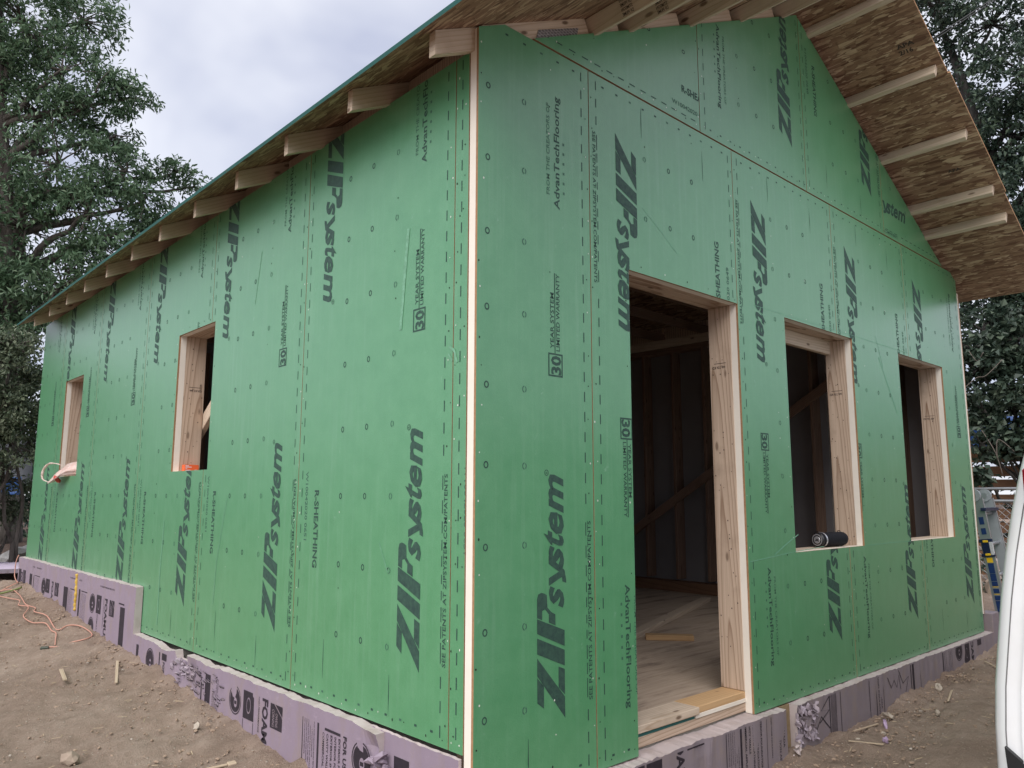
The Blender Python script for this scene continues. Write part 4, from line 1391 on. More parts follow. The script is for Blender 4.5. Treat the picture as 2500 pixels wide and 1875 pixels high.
def vnoise(x, y, seed):
    """cheap lattice noise in numpy"""
    xi, yi = np.floor(x).astype(np.int64), np.floor(y).astype(np.int64)
    xf, yf = x - xi, y - yi
    def h(a, b):
        n_ = (a * 374761393 + b * 668265263 + seed * 974711) & 0x7fffffff
        n_ = ((n_ ^ (n_ >> 13)) * 1274126177) & 0x7fffffff
        return ((n_ ^ (n_ >> 16)) & 0xffff) / 65535.0
    u, v = xf * xf * (3 - 2 * xf), yf * yf * (3 - 2 * yf)
    return (h(xi, yi) * (1 - u) + h(xi + 1, yi) * u) * (1 - v) + (h(xi, yi + 1) * (1 - u) + h(xi + 1, yi + 1) * u) * v - 0.5


wall_d = np.minimum(np.abs(X + 0.06) + 10 * (X > 0) + 10 * (Y < -0.3), np.abs(Y + 0.06) + 10 * (Y > 0.0) + 10 * (X < 0))
rough_k = 0.6 + 1.3 * np.exp(-wall_d / 0.35)
Zn = 0.022 * vnoise(X * 1.1 + Y * 0.3, Y * 7 - X * 1.6, 12) * (Y < -0.1) + 0.030 * vnoise(X * 4.6 + 3, Y * 4.6, 8) + 0.07 * vnoise(X * 0.9, Y * 0.9, 1) + 0.035 * vnoise(X * 2.7, Y * 2.7, 2) + rough_k * (0.022 * vnoise(X * 8, Y * 8, 3) + 0.016 * vnoise(X * 19, Y * 19, 4) + 0.012 * vnoise(X * 37, Y * 37, 5))
Z = Z + np.where(near, Zn, 0.07 * vnoise(X * 0.9, Y * 0.9, 1))


def gh(x, y):
    return float(gz(np.array(x, float), np.array(y, float)) + 0.07 * vnoise(np.array(x * 0.9), np.array(y * 0.9), 1) + 0.035 * vnoise(np.array(x * 2.7), np.array(y * 2.7), 2))


ny_, nx_ = X.shape
Vg = np.stack([X, Y, Z], -1).reshape(-1, 3)
idx = np.arange(nx_ * ny_).reshape(ny_, nx_)
Fg = np.stack([idx[:-1, :-1], idx[:-1, 1:], idx[1:, 1:], idx[1:, :-1]], -1).reshape(-1, 4)


def mesh_fast(name, V, F, mats, parent=None, smooth=False, midx=None):
    me = bpy.data.meshes.new(name)
    V = np.asarray(V, np.float32); F = np.asarray(F, np.int32)
    me.vertices.add(len(V)); me.vertices.foreach_set('co', V.ravel())
    k = F.shape[1]
    me.loops.add(F.size); me.loops.foreach_set('vertex_index', F.ravel())
    me.polygons.add(len(F)); me.polygons.foreach_set('loop_start', np.arange(0, F.size, k, dtype=np.int32))
    if midx is not None: me.polygons.foreach_set('material_index', np.asarray(midx, np.int32))
    me.polygons.foreach_set('use_smooth', np.full(len(F), smooth, dtype=bool))
    for m in (mats if isinstance(mats, (list, tuple)) else [mats]): me.materials.append(m)
    me.update(calc_edges=True); me.validate()
    return link(bpy.data.objects.new(name, me), parent)


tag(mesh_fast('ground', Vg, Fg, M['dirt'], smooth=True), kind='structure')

# clods, pebbles and chips scattered over the dirt
ICO = None
bm = bmesh.new(); bmesh.ops.create_icosphere(bm, subdivisions=1, radius=1.0)
ICO_V = np.array([v.co[:] for v in bm.verts]); ICO_F = np.array([[v.index for v in f.verts] for f in bm.faces]); bm.free()


def scatter(name, n, region, smin, smax, mat, squash=0.6, seed=1, bias_wall=0.5, lift=0.25):
    r_ = np.random.default_rng(seed)
    Vs, Fs = [], []
    cnt = 0
    while cnt < n:
        side = r_.random()
        if region == 'both': left = side < 0.5
        else: left = region == 'left'
        if left:
            y = r_.uniform(0.6, 7.6) ** 1.0; d = r_.exponential(0.35) if r_.random() < bias_wall else r_.uniform(0, 1.6)
            x = -0.075 - d
            if x < -2.2: continue
        else:
            x = r_.uniform(0.6, 6.0); d = r_.exponential(0.30) if r_.random() < bias_wall else r_.uniform(0, 1.5)
            y = -0.075 - d
            if y < -1.5: continue
        s = smin + (smax - smin) * r_.random() ** 3
        P = ICO_V * (1 + r_.uniform(-0.35, 0.25, (len(ICO_V), 1)))
        P = P * np.array([s * r_.uniform(0.7, 1.5), s * r_.uniform(0.7, 1.3), s * squash])
        a = r_.uniform(0, 6.28); c_, s_ = math.cos(a), math.sin(a)
        P = np.stack([P[:, 0] * c_ - P[:, 1] * s_, P[:, 0] * s_ + P[:, 1] * c_, P[:, 2]], 1)
        P += np.array([x, y, gh(x, y) + s * lift])
        Vs.append(P); Fs.append(ICO_F + cnt * len(ICO_V)); cnt += 1
    tag(mesh_fast(name, np.concatenate(Vs), np.concatenate(Fs), mat), kind='stuff')


M['clod'] = flat('dirt_clod', (0.30, 0.222, 0.165), 0.95, 0.1, var=0.35, scale=12)
M['pebble'] = flat('pale_pebble', (0.42, 0.37, 0.32), 0.85, 0.2, var=0.3, scale=8)
scatter('dirt_clods', 9000, 'both', 0.0016, 0.0105, M['clod'], 0.7, 3, 0.6)
scatter('pebbles', 420, 'both', 0.002, 0.009, M['pebble'], 0.6, 4, 0.4)
# straw and wood chips
r_ = np.random.default_rng(9)
Vs, Fs = [], []
for i in range(520):
    if r_.random() < 0.45: x, y = -0.1 - r_.exponential(0.5), r_.uniform(1.0, 7.2)
    else: x, y = r_.uniform(1.2, 5.6), -0.1 - r_.exponential(0.5)
    if x < -2 or y < -1.4: continue
    l_, w_ = 0.008 + 0.022 * r_.random() ** 2, r_.uniform(0.0006, 0.0018)
    a = r_.uniform(0, 6.28); d = np.array([math.cos(a), math.sin(a), r_.uniform(-0.1, 0.2)]); p = np.array([-d[1], d[0], 0])
    c_ = np.array([x, y, gh(x, y) + 0.008 + r_.uniform(0, 0.006)])
    Vs += [c_ - d * l_ - p * w_, c_ + d * l_ - p * w_, c_ + d * l_ + p * w_ + np.array([0, 0, w_]), c_ - d * l_ + p * w_ + np.array([0, 0, w_])]
    Fs.append([len(Vs) - 4, len(Vs) - 3, len(Vs) - 2, len(Vs) - 1])
tag(mesh_fast('straw_debris', np.array(Vs), np.array(Fs), flat('dry_straw', (0.42, 0.33, 0.22), 0.8, 0.2, var=0.3, scale=3)), kind='stuff')


# ------------------------------------------------------------------ small things on the ground
def lump(name, c, r, seed, mat, label, cat, group=None, squash=(1, 0.8, 0.6), jag=0.22, sink=0.3):
    x, y = c
    bm = bmesh.new()
    chunk_bm(bm, (x, y, gh(x, y) + r * squash[2] * (1 - sink)), r, seed, squash, jag)
    bmesh.ops.subdivide_edges(bm, edges=bm.edges[:], cuts=1, use_grid_fill=True)
    rr_ = random.Random(seed)
    for v in bm.verts: v.co += Vector((rr_.uniform(-1, 1), rr_.uniform(-1, 1), rr_.uniform(-1, 1))) * r * 0.07
    return tag(mesh_bm(name, bm, mat), label, cat, group)


M['stone_w'] = flat('pale_stone', (0.40, 0.345, 0.285), 0.85, 0.2, var=0.2, scale=25)
M['stone_g'] = flat('tan_stone', (0.30, 0.235, 0.185), 0.9, 0.15, var=0.3, scale=25)
lump('stone', (-0.73, 2.12), 0.052, 11, M['stone_g'], 'grey tan stone lying alone in the open dirt of the left foreground', 'stone')
lump('stone', (-0.20, 1.95), 0.026, 12, M['stone_w'], 'small pale chip of stone in the dirt below the round badge on the purple foam', 'stone')
lump('stone', (3.98, -0.16), 0.040, 13, M['stone_w'], 'white angular stone against the purple foam below the right window', 'stone')
lump('stone', (2.57, -0.22), 0.024, 14, M['stone_w'], 'cream rounded stone in the dirt in front of the broken foam', 'stone')
lump('stone', (3.20, -0.13), 0.034, 15, M['stone_w'], 'cluster like lumpy pale stone at the foot of the front foam board', 'stone', squash=(1.4, 0.8, 0.5))
lump('stone', (2.83, -0.25), 0.020, 16, M['stone_w'], 'small cream stone beside the purple foam scraps in front of the door side', 'stone')
lump('stone', (3.36, -0.36), 0.020, 17, M['stone_w'], 'small white pebble farther out on the trodden dirt', 'stone')
M['scrap_foam'] = m_foam('fresh_purple_foam', (0.40, 0.29, 0.45), (0.48, 0.37, 0.52))
lump('foam_scrap', (2.99, -0.20), 0.035, 21, M['scrap_foam'], 'long purple foam scrap on the dirt near the front foam', 'foam scrap', squash=(1.6, 0.6, 0.35))
lump('foam_scrap', (2.66, -0.33), 0.026, 22, M['scrap_foam'], 'short chunky purple foam scrap nearest the camera in the front dirt', 'foam scrap')
lump('concrete_chunk', (0.35, 9.6), 0.23, 31, flat('broken_concrete', (0.40, 0.39, 0.38), 0.9, 0.15, var=0.2), 'broken grey concrete chunk on the dark soil behind the house', 'concrete chunk', squash=(1.3, 1, 0.55))


def stick(name, a, b, w, t, mat, label, cat, group=None, lift=0.01):
    pa = Vector((a[0], a[1], gh(*a) + lift)); pb = Vector((b[0], b[1], gh(*b) + lift))
    return tag(board(name, pa, pb, w, t, mat, None, bevel=0.001), label, cat, group)


M['chip'] = m_wood('bleached_scrap_wood', (0.46, 0.37, 0.27), (0.34, 0.25, 0.17), 14, knots=False)
stick('wood_scrap', (3.98, -0.24), (3.72, -0.30), 0.012, 0.006, M['chip'], 'pale splinter of wood near the white angular stone', 'wood scrap', lift=0.018)
stick('wood_scrap', (2.72, -0.13), (2.98, -0.16), 0.010, 0.006, M['chip'], 'long pale splinter lying parallel to the front foam board', 'wood scrap', lift=0.018)
stick('wood_scrap', (2.52, -0.19), (2.56, -0.36), 0.010, 0.006, M['chip'], 'pale splinter pointing away from the broken foam', 'wood scrap', lift=0.018)
stick('wood_scrap', (4.95, -0.16), (4.80, -0.28), 0.012, 0.006, M['chip'], 'pale stick in the dirt near the far corner of the front wall', 'wood scrap', lift=0.018)
stick('wood_scrap', (2.95, -0.85), (2.85, -0.93), 0.020, 0.006, M['chip'], 'curled pale wood chip out on the trodden dirt', 'wood scrap', lift=0.018)
stick('wood_scrap', (-0.16, 3.42), (-0.28, 3.02), 0.016, 0.008, M['chip'], 'pale broken lath below the step in the purple foam', 'wood scrap', lift=0.02)
stick('wood_scrap', (-0.44, 3.62), (-0.47, 3.38), 0.022, 0.008, M['chip'], 'short pale stick on the dirt beside the orange cord', 'wood scrap', lift=0.02)
# stick with a square block on its end
st = empty('wooden_stake', (-0.30, 1.42, gh(-0.30, 1.42)), 'pale stick with a square block on its end, cut off by the bottom edge', 'stake')
zz = gh(-0.30, 1.42) + 0.022
board('shaft', (-0.42, 1.44, zz), (-0.262, 1.418, zz + 0.004), 0.014, 0.010, M['chip'], st)
board('block', (-0.262, 1.418, zz + 0.004), (-0.225, 1.412, zz + 0.006), 0.040, 0.014, M['chip'], st)

# orange extension cord
def lay(pts, lift): return [(x, y, gh(x, y) + lift + 0.006 * math.sin(i * 1.9)) for i, (x, y) in enumerate(pts)]


M['cord'] = flat('orange_cord', (0.50, 0.255, 0.19), 0.5, 0.4)
c1 = [(-0.10, 6.84), (-0.12, 6.80), (-0.26, 6.76), (-0.30, 6.62), (-0.27, 6.21), (-0.24, 5.98), (-0.28, 5.80), (-0.25, 5.62), (-0.27, 5.50), (-0.33, 5.34), (-0.32, 5.06), (-0.26, 4.93), (-0.26, 4.72), (-0.25, 4.62), (-0.29, 4.45), (-0.32, 4.32)]
c2 = [(-0.62, 6.55), (-0.40, 6.72), (-0.20, 6.70), (-0.18, 6.37), (-0.22, 5.99), (-0.24, 5.72), (-0.21, 5.52), (-0.25, 5.36), (-0.21, 5.12), (-0.23, 4.70), (-0.16, 4.68), (-0.11, 4.56), (-0.09, 4.36), (-0.11, 4.21), (-0.17, 4.15), (-0.24, 4.21), (-0.31, 4.20), (-0.37, 4.27)]
cord = empty('extension_cord', (-0.25, 5.4, gh(-0.25, 5.4)), 'thin orange extension cord looped loosely over the dirt by the tall purple foam', 'cord')
p1 = [(-0.055, 7.135, 0.315), (-0.075, 7.13, 0.25), (-0.08, 7.12, 0.12), (-0.09, 6.98, gh(-0.09, 6.98) + 0.03)] + lay(c1, 0.018)
V, F = tube(smooth_path(p1, 4), 0.0045, 6); mesh_np('cord_run', V, F, M['cord'], cord, smooth=True)
V, F = tube(smooth_path(lay(c2, 0.018), 4), 0.0045, 6); mesh_np('cord_run', V, F, M['cord'], cord, smooth=True)
pe = lay([(-0.37, 4.27), (-0.41, 4.31)], 0.018)
V, F = tube(pe, [0.011, 0.013], 8); mesh_np('plug', V, F, flat('dark_plug', (0.04, 0.05, 0.035), 0.5, 0.4), cord)
V, F = tube(smooth_path(lay([(-0.75, 6.62), (-0.45, 6.72), (-0.25, 6.62), (-0.12, 6.55)], 0.02), 4), 0.010, 6)
tag(mesh_np('garden_hose', V, F, flat('olive_hose', (0.13, 0.15, 0.04), 0.5, 0.4), smooth=True), 'short run of olive green hose under the orange cord', 'hose')

# purple sheet lying on the ground behind
bm = bmesh.new()
bm_box(bm, (-0.95, -0.55, 0), (0.40, 0.50, 0.05)); bmesh.ops.bevel(bm, geom=bm.edges[:], offset=0.004, segments=1, affect='EDGES')
tag(mesh_bm('foam_sheet', bm, m_foam('pale_purple_sheet', (0.50, 0.42, 0.53), (0.58, 0.50, 0.60)), world=Matrix.Translation((0.12, 8.55, 0.065)) @ Euler((0.02, 0.05, 0.35)).to_matrix().to_4x4()), 'pale purple foam sheet lying flat on the ground past the back corner', 'foam sheet')

# ------------------------------------------------------------------ things on the sills and in the doorway
def speaker():
    c = Vector((2.925, 0.115, 0.6475)); ax = Vector((0.99, -0.14, 0)).normalized()
    root = empty('bluetooth_speaker', (2.99, 0.08, 0.601), 'black cylindrical portable speaker on the sill of the middle opening', 'speaker')
    side = Vector((-ax.y, ax.x, 0)); up = Vector((0, 0, 1))
    Mx = Matrix(((side.x, up.x, -ax.x, c.x), (side.y, up.y, -ax.y, c.y), (side.z, up.z, -ax.z, c.z), (0, 0, 0, 1)))
    def lathe(name, prof, mat, par=None, seg=28):
        V, F = [], []
        for (z, r0) in prof:
            for k in range(seg):
                a = 2 * math.pi * k / seg; V.append((r0 * math.cos(a), r0 * math.sin(a), z))
        for i in range(len(prof) - 1):
            for k in range(seg):
                k2 = (k + 1) % seg; F.append((i * seg + k, i * seg + k2, (i + 1) * seg + k2, (i + 1) * seg + k))
        F.append(tuple(range(seg - 1, -1, -1))); F.append(tuple((len(prof) - 1) * seg + k for k in range(seg)))
        return mesh_np(name, V, F, mat, par or root, smooth=False, world=Mx)
    r0 = 0.045
    blk = flat('navy_black_mesh', (0.006, 0.0065, 0.010), 0.8, 0.3, var=0.5, scale=300)
    rub = flat('black_rubber', (0.008, 0.008, 0.010), 0.4, 0.5)
    sil = flat('brushed_silver', (0.62, 0.62, 0.64), 0.3, 0.6, metal=0.7)
    lathe('body', [(-0.27, r0 * 0.72), (-0.262, r0 * 0.90), (-0.24, r0), (-0.02, r0), (0.0, r0 * 0.985)], blk)
    lathe('end_ring', [(0.0005, r0 * 0.98), (0.010, r0 * 0.99), (0.014, r0 * 0.88), (0.014, r0 * 0.86)], rub)
    lathe('trim_ring', [(0.0140, r0 * 0.80), (0.0158, r0 * 0.80), (0.0160, r0 * 0.70)], sil)
    lathe('cone', [(0.0163, r0 * 0.66), (0.0170, r0 * 0.60)], rub)
    b = lathe('badge', [(0.0171, r0 * 0.50), (0.0182, r0 * 0.46)], sil)
    ik = Ink(); ik.text('JBL', -0.0135, -0.006, 0.013, 0.027, 'flat', bold=0.04)
    mesh_np('printed_lettering', [(a, v, 0.0187) for a, v, _z in ik.V], ik.F, rub, b, world=Mx)
    lathe('end_ring', [(-0.034, r0 * 1.012), (-0.028, r0 * 1.022), (-0.022, r0 * 1.012)], sil)
    for z in (0.004, -0.225):
        P = [Mx @ Vector(p) for p in ((-0.010, r0 * 0.96, z), (-0.008, r0 * 1.14, z), (0.008, r0 * 1.14, z), (0.010, r0 * 0.96, z))]
        V, F = tube(P, 0.0028, 6); mesh_np('strap_loop', V, F, rub, root)
    P0 = Mx @ Vector((0, -r0 * 0.95, -0.20))
    box('foot', (P0.x - 0.02, P0.y - 0.02, 0.601), (P0.x + 0.02, P0.y + 0.02, 0.613), rub, root)
    P0 = Mx @ Vector((0, -r0 * 0.95, -0.02))
    box('foot', (P0.x - 0.02, P0.y - 0.02, 0.601), (P0.x + 0.02, P0.y + 0.02, 0.613), rub, root)


speaker()

# orange carton on the near left sill
cb = empty('screw_box', (0.11, 3.06, LW1[1] + 0.0002), 'small orange printed carton on the sill of the larger left window', 'box')
b_ = box('carton', (0.066, 3.07, LW1[1] + 0.0002), (0.160, 3.120, LW1[1] + 0.047), flat('orange_carton', (0.75, 0.13, 0.04), 0.5, 0.4), cb, bevel=0.001)
ik = Ink()
for k, (w_, v) in enumerate(((0.022, 0.037), (0.040, 0.029), (0.012, 0.021))): ik.rect(0.006, v, 0.006 + w_, v + 0.005)
ik.rect(0.066, 0.006, 0.086, 0.014); ik.rect(0.006, 0.008, 0.040, 0.013)
mesh_np('printed_label', [(0.066 + a, 3.0692, LW1[1] + v) for a, v, _z in ik.V], ik.F, flat('pale_label', (0.75, 0.62, 0.66), 0.5, 0.4), b_)

# plastic bag hanging over the far left sill
def bag():
    root = empty('plastic_bag', (-0.03, 5.85, LW2[1]), 'thin pinkish plastic carrier bag draped over the sill of the smaller left window', 'bag')
    t = NT('thin_pink_plastic')
    v = t.noise(t.tex(), 22, 5, 0.6)
    t.color(t.mix(t.ramp(v, [(0.35, 0.0), (0.65, 1.0)]), (0.80, 0.55, 0.49), (0.85, 0.72, 0.66))); t.rough(0.3, 0.5)
    tr = t.node('ShaderNodeBsdfTransparent'); ms = t.node('ShaderNodeMixShader'); ms.inputs[0].default_value = 0.34
    t.l.new(t.b.outputs[0], ms.inputs[1]); t.l.new(tr.outputs[0], ms.inputs[2]); t.l.new(ms.outputs[0], t.out.inputs[0])
    pl = t.m
    # crumpled body: a lofted sleeve from inside the sill, over the edge, down the wall
    secs = [((0.115, 5.62, 1.155), 0.10, 0.060), ((0.05, 5.68, 1.165), 0.13, 0.065), ((-0.02, 5.78, 1.150), 0.13, 0.055), ((-0.055, 5.88, 1.105), 0.10, 0.050), ((-0.07, 5.95, 1.060), 0.085, 0.032), ((-0.062, 6.00, 1.035), 0.05, 0.012)]
    seg = 22
    V, F = [], []
    for i, (c, ry, rz) in enumerate(secs):
        for k in range(seg):
            a = 2 * math.pi * k / seg
            w_ = 1 + 0.30 * mnoise.noise(Vector((k * 0.9, i * 1.3, 2.2))) + 0.12 * math.sin(k * 3.1 + i)
            V.append((c[0] + 0.036 * math.sin(a) * w_ * (0.5 if i < 2 else 1), c[1] + ry * math.cos(a) * w_, max(c[2] + rz * math.sin(a) * w_, (LW2[1] + 0.003) if c[0] > -0.01 else 0)))
    for i in range(len(secs) - 1):
        for k in range(seg):
            k2 = (k + 1) % seg; F.append((i * seg + k, i * seg + k2, (i + 1) * seg + k2, (i + 1) * seg + k))
    mesh_np('bag_body', V, F, pl, root, smooth=True)
    V, F = [], []
    loop = smooth_path([(-0.03, 5.86, 1.195), (-0.065, 6.02, 1.215), (-0.09, 6.13, 1.195), (-0.10, 6.20, 1.135), (-0.10, 6.19, 1.085), (-0.095, 6.12, 1.055), (-0.075, 5.97, 1.035)], 5)
    for i, p in enumerate(loop):
        w_ = 0.012 + 0.004 * math.sin(i * 1.3)
        V += [(p.x + 0.006, p.y - w_, p.z - w_ * 0.6), (p.x - 0.006, p.y + w_, p.z + w_ * 0.6), (p.x - 0.014, p.y + w_ * 0.3, p.z)]
    for i in range(len(loop) - 1):
        for k in range(3):
            k2 = (k + 1) % 3; F.append((i * 3 + k, i * 3 + k2, i * 3 + 3 + k2, i * 3 + 3 + k))
    mesh_np('bag_handle', V, F, pl, root, smooth=True)
    # the red packet showing inside
    bm = bmesh.new(); chunk_bm(bm, (-0.052, 5.86, 1.062), 0.042, 4, (0.5, 1.2, 0.8), 0.15)
    mesh_bm('red_print', bm, flat('red_packet', (0.50, 0.07, 0.05), 0.5, 0.4), root)


bag()

# loose boards on the floor
tag(board('loose_board', (1.60, 1.08, FLOOR + 0.020), (4.97, 2.30, FLOOR + 0.020), 0.089, 0.038, M['white_wood']), 'long pale two by four lying across the floor inside the doorway', 'board')
tag(board('loose_board', (2.845, 1.425, FLOOR + 0.0195), (3.07, 1.165, FLOOR + 0.0195), 0.085, 0.037, M['gold_wood']), 'short yellowish offcut of board on the floor in front of the long loose one', 'board')

# ------------------------------------------------------------------ trees
def leaf_cloud(name, clumps, per, size, mat, parent, seed, spread=0.28, droop=0.25, kind=None, aspect=0.34, flatness=0.75):
    """many folded leaf blades gathered round clump centres"""
    r_ = np.random.default_rng(seed)
    C_ = np.asarray(clumps, float)
    n = len(C_) * per
    cen = np.repeat(C_[:, :3], per, 0)
    rad = np.repeat(C_[:, 3], per)
    off = r_.normal(0, 1, (n, 3)); off /= np.linalg.norm(off, axis=1, keepdims=True) + 1e-9
    off *= (r_.random((n, 1)) ** 0.5) * rad[:, None]
    off[:, 2] *= flatness
    P = cen + off
    d = off + r_.normal(0, 0.6, (n, 3)) * rad[:, None]; d[:, 2] -= droop * rad
    d /= np.linalg.norm(d, axis=1, keepdims=True) + 1e-9
    up = np.array([0, 0, 1.0]) + r_.normal(0, 0.55, (n, 3))
    s = np.cross(d, up); s /= np.linalg.norm(s, axis=1, keepdims=True) + 1e-9
    nn = np.cross(s, d)
    ln = size * r_.uniform(0.6, 1.35, (n, 1)); wd = ln * aspect * r_.uniform(0.75, 1.25, (n, 1))
    b = P - d * ln * 0.5; t = P + d * ln * 0.5 - nn * ln * 0.12
    m1 = P + s * wd * 0.5 + nn * wd * 0.18; m2 = P - s * wd * 0.5 + nn * wd * 0.18
    V = np.stack([b, m1, t, m2], 1).reshape(-1, 3)
    i = np.arange(n) * 4
    F = np.concatenate([np.stack([i, i + 1, i + 2], 1), np.stack([i, i + 2, i + 3], 1)])
    o = mesh_fast(name, V, F, mat, parent)
    if kind: tag(o, kind=kind)
    return o


def limb(p0, p1, r0, r1, seed, n=7, wob=0.12):
    rr_ = random.Random(seed)
    p0, p1 = Vector(p0), Vector(p1)
    Ls = (p1 - p0).length
    pts_ = [p0.lerp(p1, k / n) + (Vector((rr_.uniform(-1, 1), rr_.uniform(-1, 1), rr_.uniform(-0.6, 0.6))) * wob * Ls * 0.25 * (0 if k in (0,) else 1)) for k in range(n + 1)]
    return tube(smooth_path(pts_, 2), [r0 + (r1 - r0) * (k / (2 * n)) for k in range(2 * n + 1)], 7)


def crown_clumps(lobes, dens, crad, seed):
    """lobes (x,y,z,rx,ry,rz) -> clump centres; more of them near the surface of each lobe"""
    r_ = np.random.default_rng(seed)
    out = []
    for (x, y, z, a, b, c) in lobes:
        n = int(dens * (a * b * c) ** (2 / 3.0)) + 4
        for _ in range(n):
            v = r_.normal(0, 1, 3); v /= np.linalg.norm(v)
            v *= r_.uniform(0.35, 1.0) ** 0.6
            out.append((x + v[0] * a, y + v[1] * b, z + v[2] * c, crad * r_.uniform(0.6, 1.3)))
    return out


def tree(name, label, trunk_pts, trunk_r, lobes, dens, per, size, crad, leafmat, barkmat, seed, twig=True, aspect=0.34, cat='tree', group=None):
    base = trunk_pts[0]
    root = empty(name, base, label, cat, group)
    tp = smooth_path(trunk_pts, 4)
    parts = [tube(tp, [trunk_r * (1 - 0.75 * k / (len(tp) - 1)) for k in range(len(tp))], 10)]
    cl = crown_clumps(lobes, dens, crad, seed)
    rr_ = random.Random(seed)
    for i, lb in enumerate(lobes):
        k = min(range(len(tp)), key=lambda q: (tp[q] - Vector((lb[0], lb[1], lb[2] - 0.8 * lb[5] - 0.5))).length)
        k = min(k, len(tp) - 2)
        r0 = trunk_r * (1 - 0.75 * k / (len(tp) - 1)) * 0.5
        parts.append(limb(tp[k], lb[:3], r0, 0.02, seed + i))
    if twig:
        for i, c_ in enumerate(cl):
            if i % 2: continue
            lb = min(lobes, key=lambda q: (q[0] - c_[0]) ** 2 + (q[1] - c_[1]) ** 2 + (q[2] - c_[2]) ** 2)
            parts.append(limb(lb[:3], c_[:3], 0.018, 0.005, seed * 31 + i, 3))
    V, F = join(parts)
    mesh_np('trunk', V, F, barkmat, root, smooth=True)
    leaf_cloud('crown', cl, per, size, leafmat, root, seed + 1, aspect=aspect)
    return root


BARK1 = m_bark('grey_brown_bark', (0.065, 0.055, 0.048), (0.17, 0.15, 0.135))
BARK2 = m_bark('dark_bark', (0.025, 0.023, 0.022), (0.07, 0.065, 0.06))
LEAF1 = m_leaf('ash_leaves', [(0.0, (0.070, 0.125, 0.068)), (0.5, (0.112, 0.190, 0.104)), (0.85, (0.165, 0.255, 0.145)), (1.0, (0.23, 0.32, 0.19))])
LEAF2 = m_leaf('dark_leaves', [(0.0, (0.026, 0.046, 0.034)), (0.6, (0.052, 0.086, 0.060)), (1.0, (0.13, 0.18, 0.115))], 0.2)
LEAF3 = m_leaf('olive_shrub_leaves', [(0.0, (0.075, 0.105, 0.062)), (0.6, (0.145, 0.185, 0.112)), (1.0, (0.27, 0.30, 0.20))], 0.2)
LEAF4 = m_leaf('vine_leaves', [(0.0, (0.024, 0.040, 0.028)), (0.6, (0.050, 0.078, 0.054)), (1.0, (0.12, 0.155, 0.105))], 0.2)


ASH = [(-0.33, 13.22, 8.51, 1.37, 1.37, 1.16), (0.37, 12.63, 9.0, 0.99, 0.99, 0.84), (0.89, 12.13, 8.15, 0.95, 0.95, 0.81), (1.27, 12.67, 9.5, 0.74, 0.74, 0.63), (1.31, 12.05, 7.67, 0.51, 0.51, 0.43), (0.78, 12.87, 7.57, 0.97, 0.97, 0.83), (2.07, 12.06, 8.04, 0.39, 0.39, 0.33), (1.87, 12.12, 8.18, 0.31, 0.31, 0.26), (0.95, 12.12, 6.46, 0.99, 0.99, 0.84), (1.85, 12.33, 7.35, 0.6, 0.6, 0.51), (1.97, 11.88, 6.55, 0.5, 0.5, 0.42), (-0.09, 13.7, 6.43, 1.34, 1.34, 1.14), (0.65, 12.58, 5.36, 1.08, 1.08, 0.92), (1.46, 11.91, 5.67, 0.97, 0.97, 0.82), (2.25, 11.8, 6.07, 0.53, 0.53, 0.45), (2.79, 11.85, 6.78, 0.25, 0.25, 0.21), (2.59, 11.91, 5.81, 0.5, 0.5, 0.42), (3.1, 11.95, 6.58, 0.24, 0.24, 0.2), (1.99, 11.77, 4.89, 0.88, 0.88, 0.74), (1.16, 12.08, 4.36, 1.03, 1.03, 0.88), (0.42, 12.62, 3.91, 1.05, 1.05, 0.89), (0.72, 12.06, 3.19, 0.7, 0.7, 0.59), (2.9, 12.55, 5.49, 0.68, 0.68, 0.58), (-0.26, 12.71, 4.22, 1.22, 1.22, 1.04), (-1.6, 13.2, 6.6, 1.3, 1.3, 1.1), (-1.5, 13.3, 8.6, 1.2, 1.2, 1.0), (0.2, 12.9, 10.4, 1.1, 1.1, 0.9)]
tree('ash_tree', 'tall spreading tree with dense green leaflets rising behind the left eave', [(0.78, 12.75, -0.05), (0.70, 12.78, 2.2), (0.50, 12.76, 4.6), (0.18, 12.8, 7.1), (-0.05, 12.9, 9.6)], 0.30, ASH, 50, 50, 0.112, 0.29, LEAF1, BARK1, 21)
SHRUB = [(-0.05, 8.65, 2.42, 0.47, 0.47, 0.4), (-0.09, 8.65, 1.93, 0.5, 0.5, 0.42), (0.15, 8.81, 1.91, 0.3, 0.3, 0.25), (0.1, 8.62, 1.5, 0.29, 0.29, 0.25), (0.26, 8.89, 2.33, 0.23, 0.23, 0.19), (0.01, 8.64, 2.73, 0.3, 0.3, 0.25), (-0.37, 8.9, 2.27, 0.72, 0.72, 0.61), (-0.3, 8.68, 1.53, 0.47, 0.47, 0.4), (0.42, 9.17, 1.96, 0.14, 0.14, 0.12), (0.32, 9.0, 1.6, 0.2, 0.2, 0.2), (0.05, 9.1, 1.15, 0.4, 0.3, 0.25), (0.3, 9.3, 0.75, 0.3, 0.2, 0.2), (-0.25, 9.2, 0.9, 0.3, 0.3, 0.3), (-1.1, 9.0, 2.0, 0.7, 0.7, 0.7)]
sr = tree('tall_shrub', 'olive grey shrub with bare stems standing past the back left corner', [(0.02, 8.85, 0.0), (0.0, 8.8, 0.6), (-0.06, 8.75, 1.3), (-0.05, 8.7, 2.1)], 0.045, SHRUB, 190, 44, 0.058, 0.14, LEAF3, BARK1, 33, aspect=0.5, cat='shrub')
parts = [limb((0.12 + 0.10 * k, 8.95 + 0.08 * k, 0.0), (-0.15 + 0.16 * k, 8.8, 1.5), 0.028, 0.014, 70 + k, 5, 0.14) for k in range(-2, 3)]
V, F = join(parts); mesh_np('stem', V, F, BARK1, sr, smooth=True)
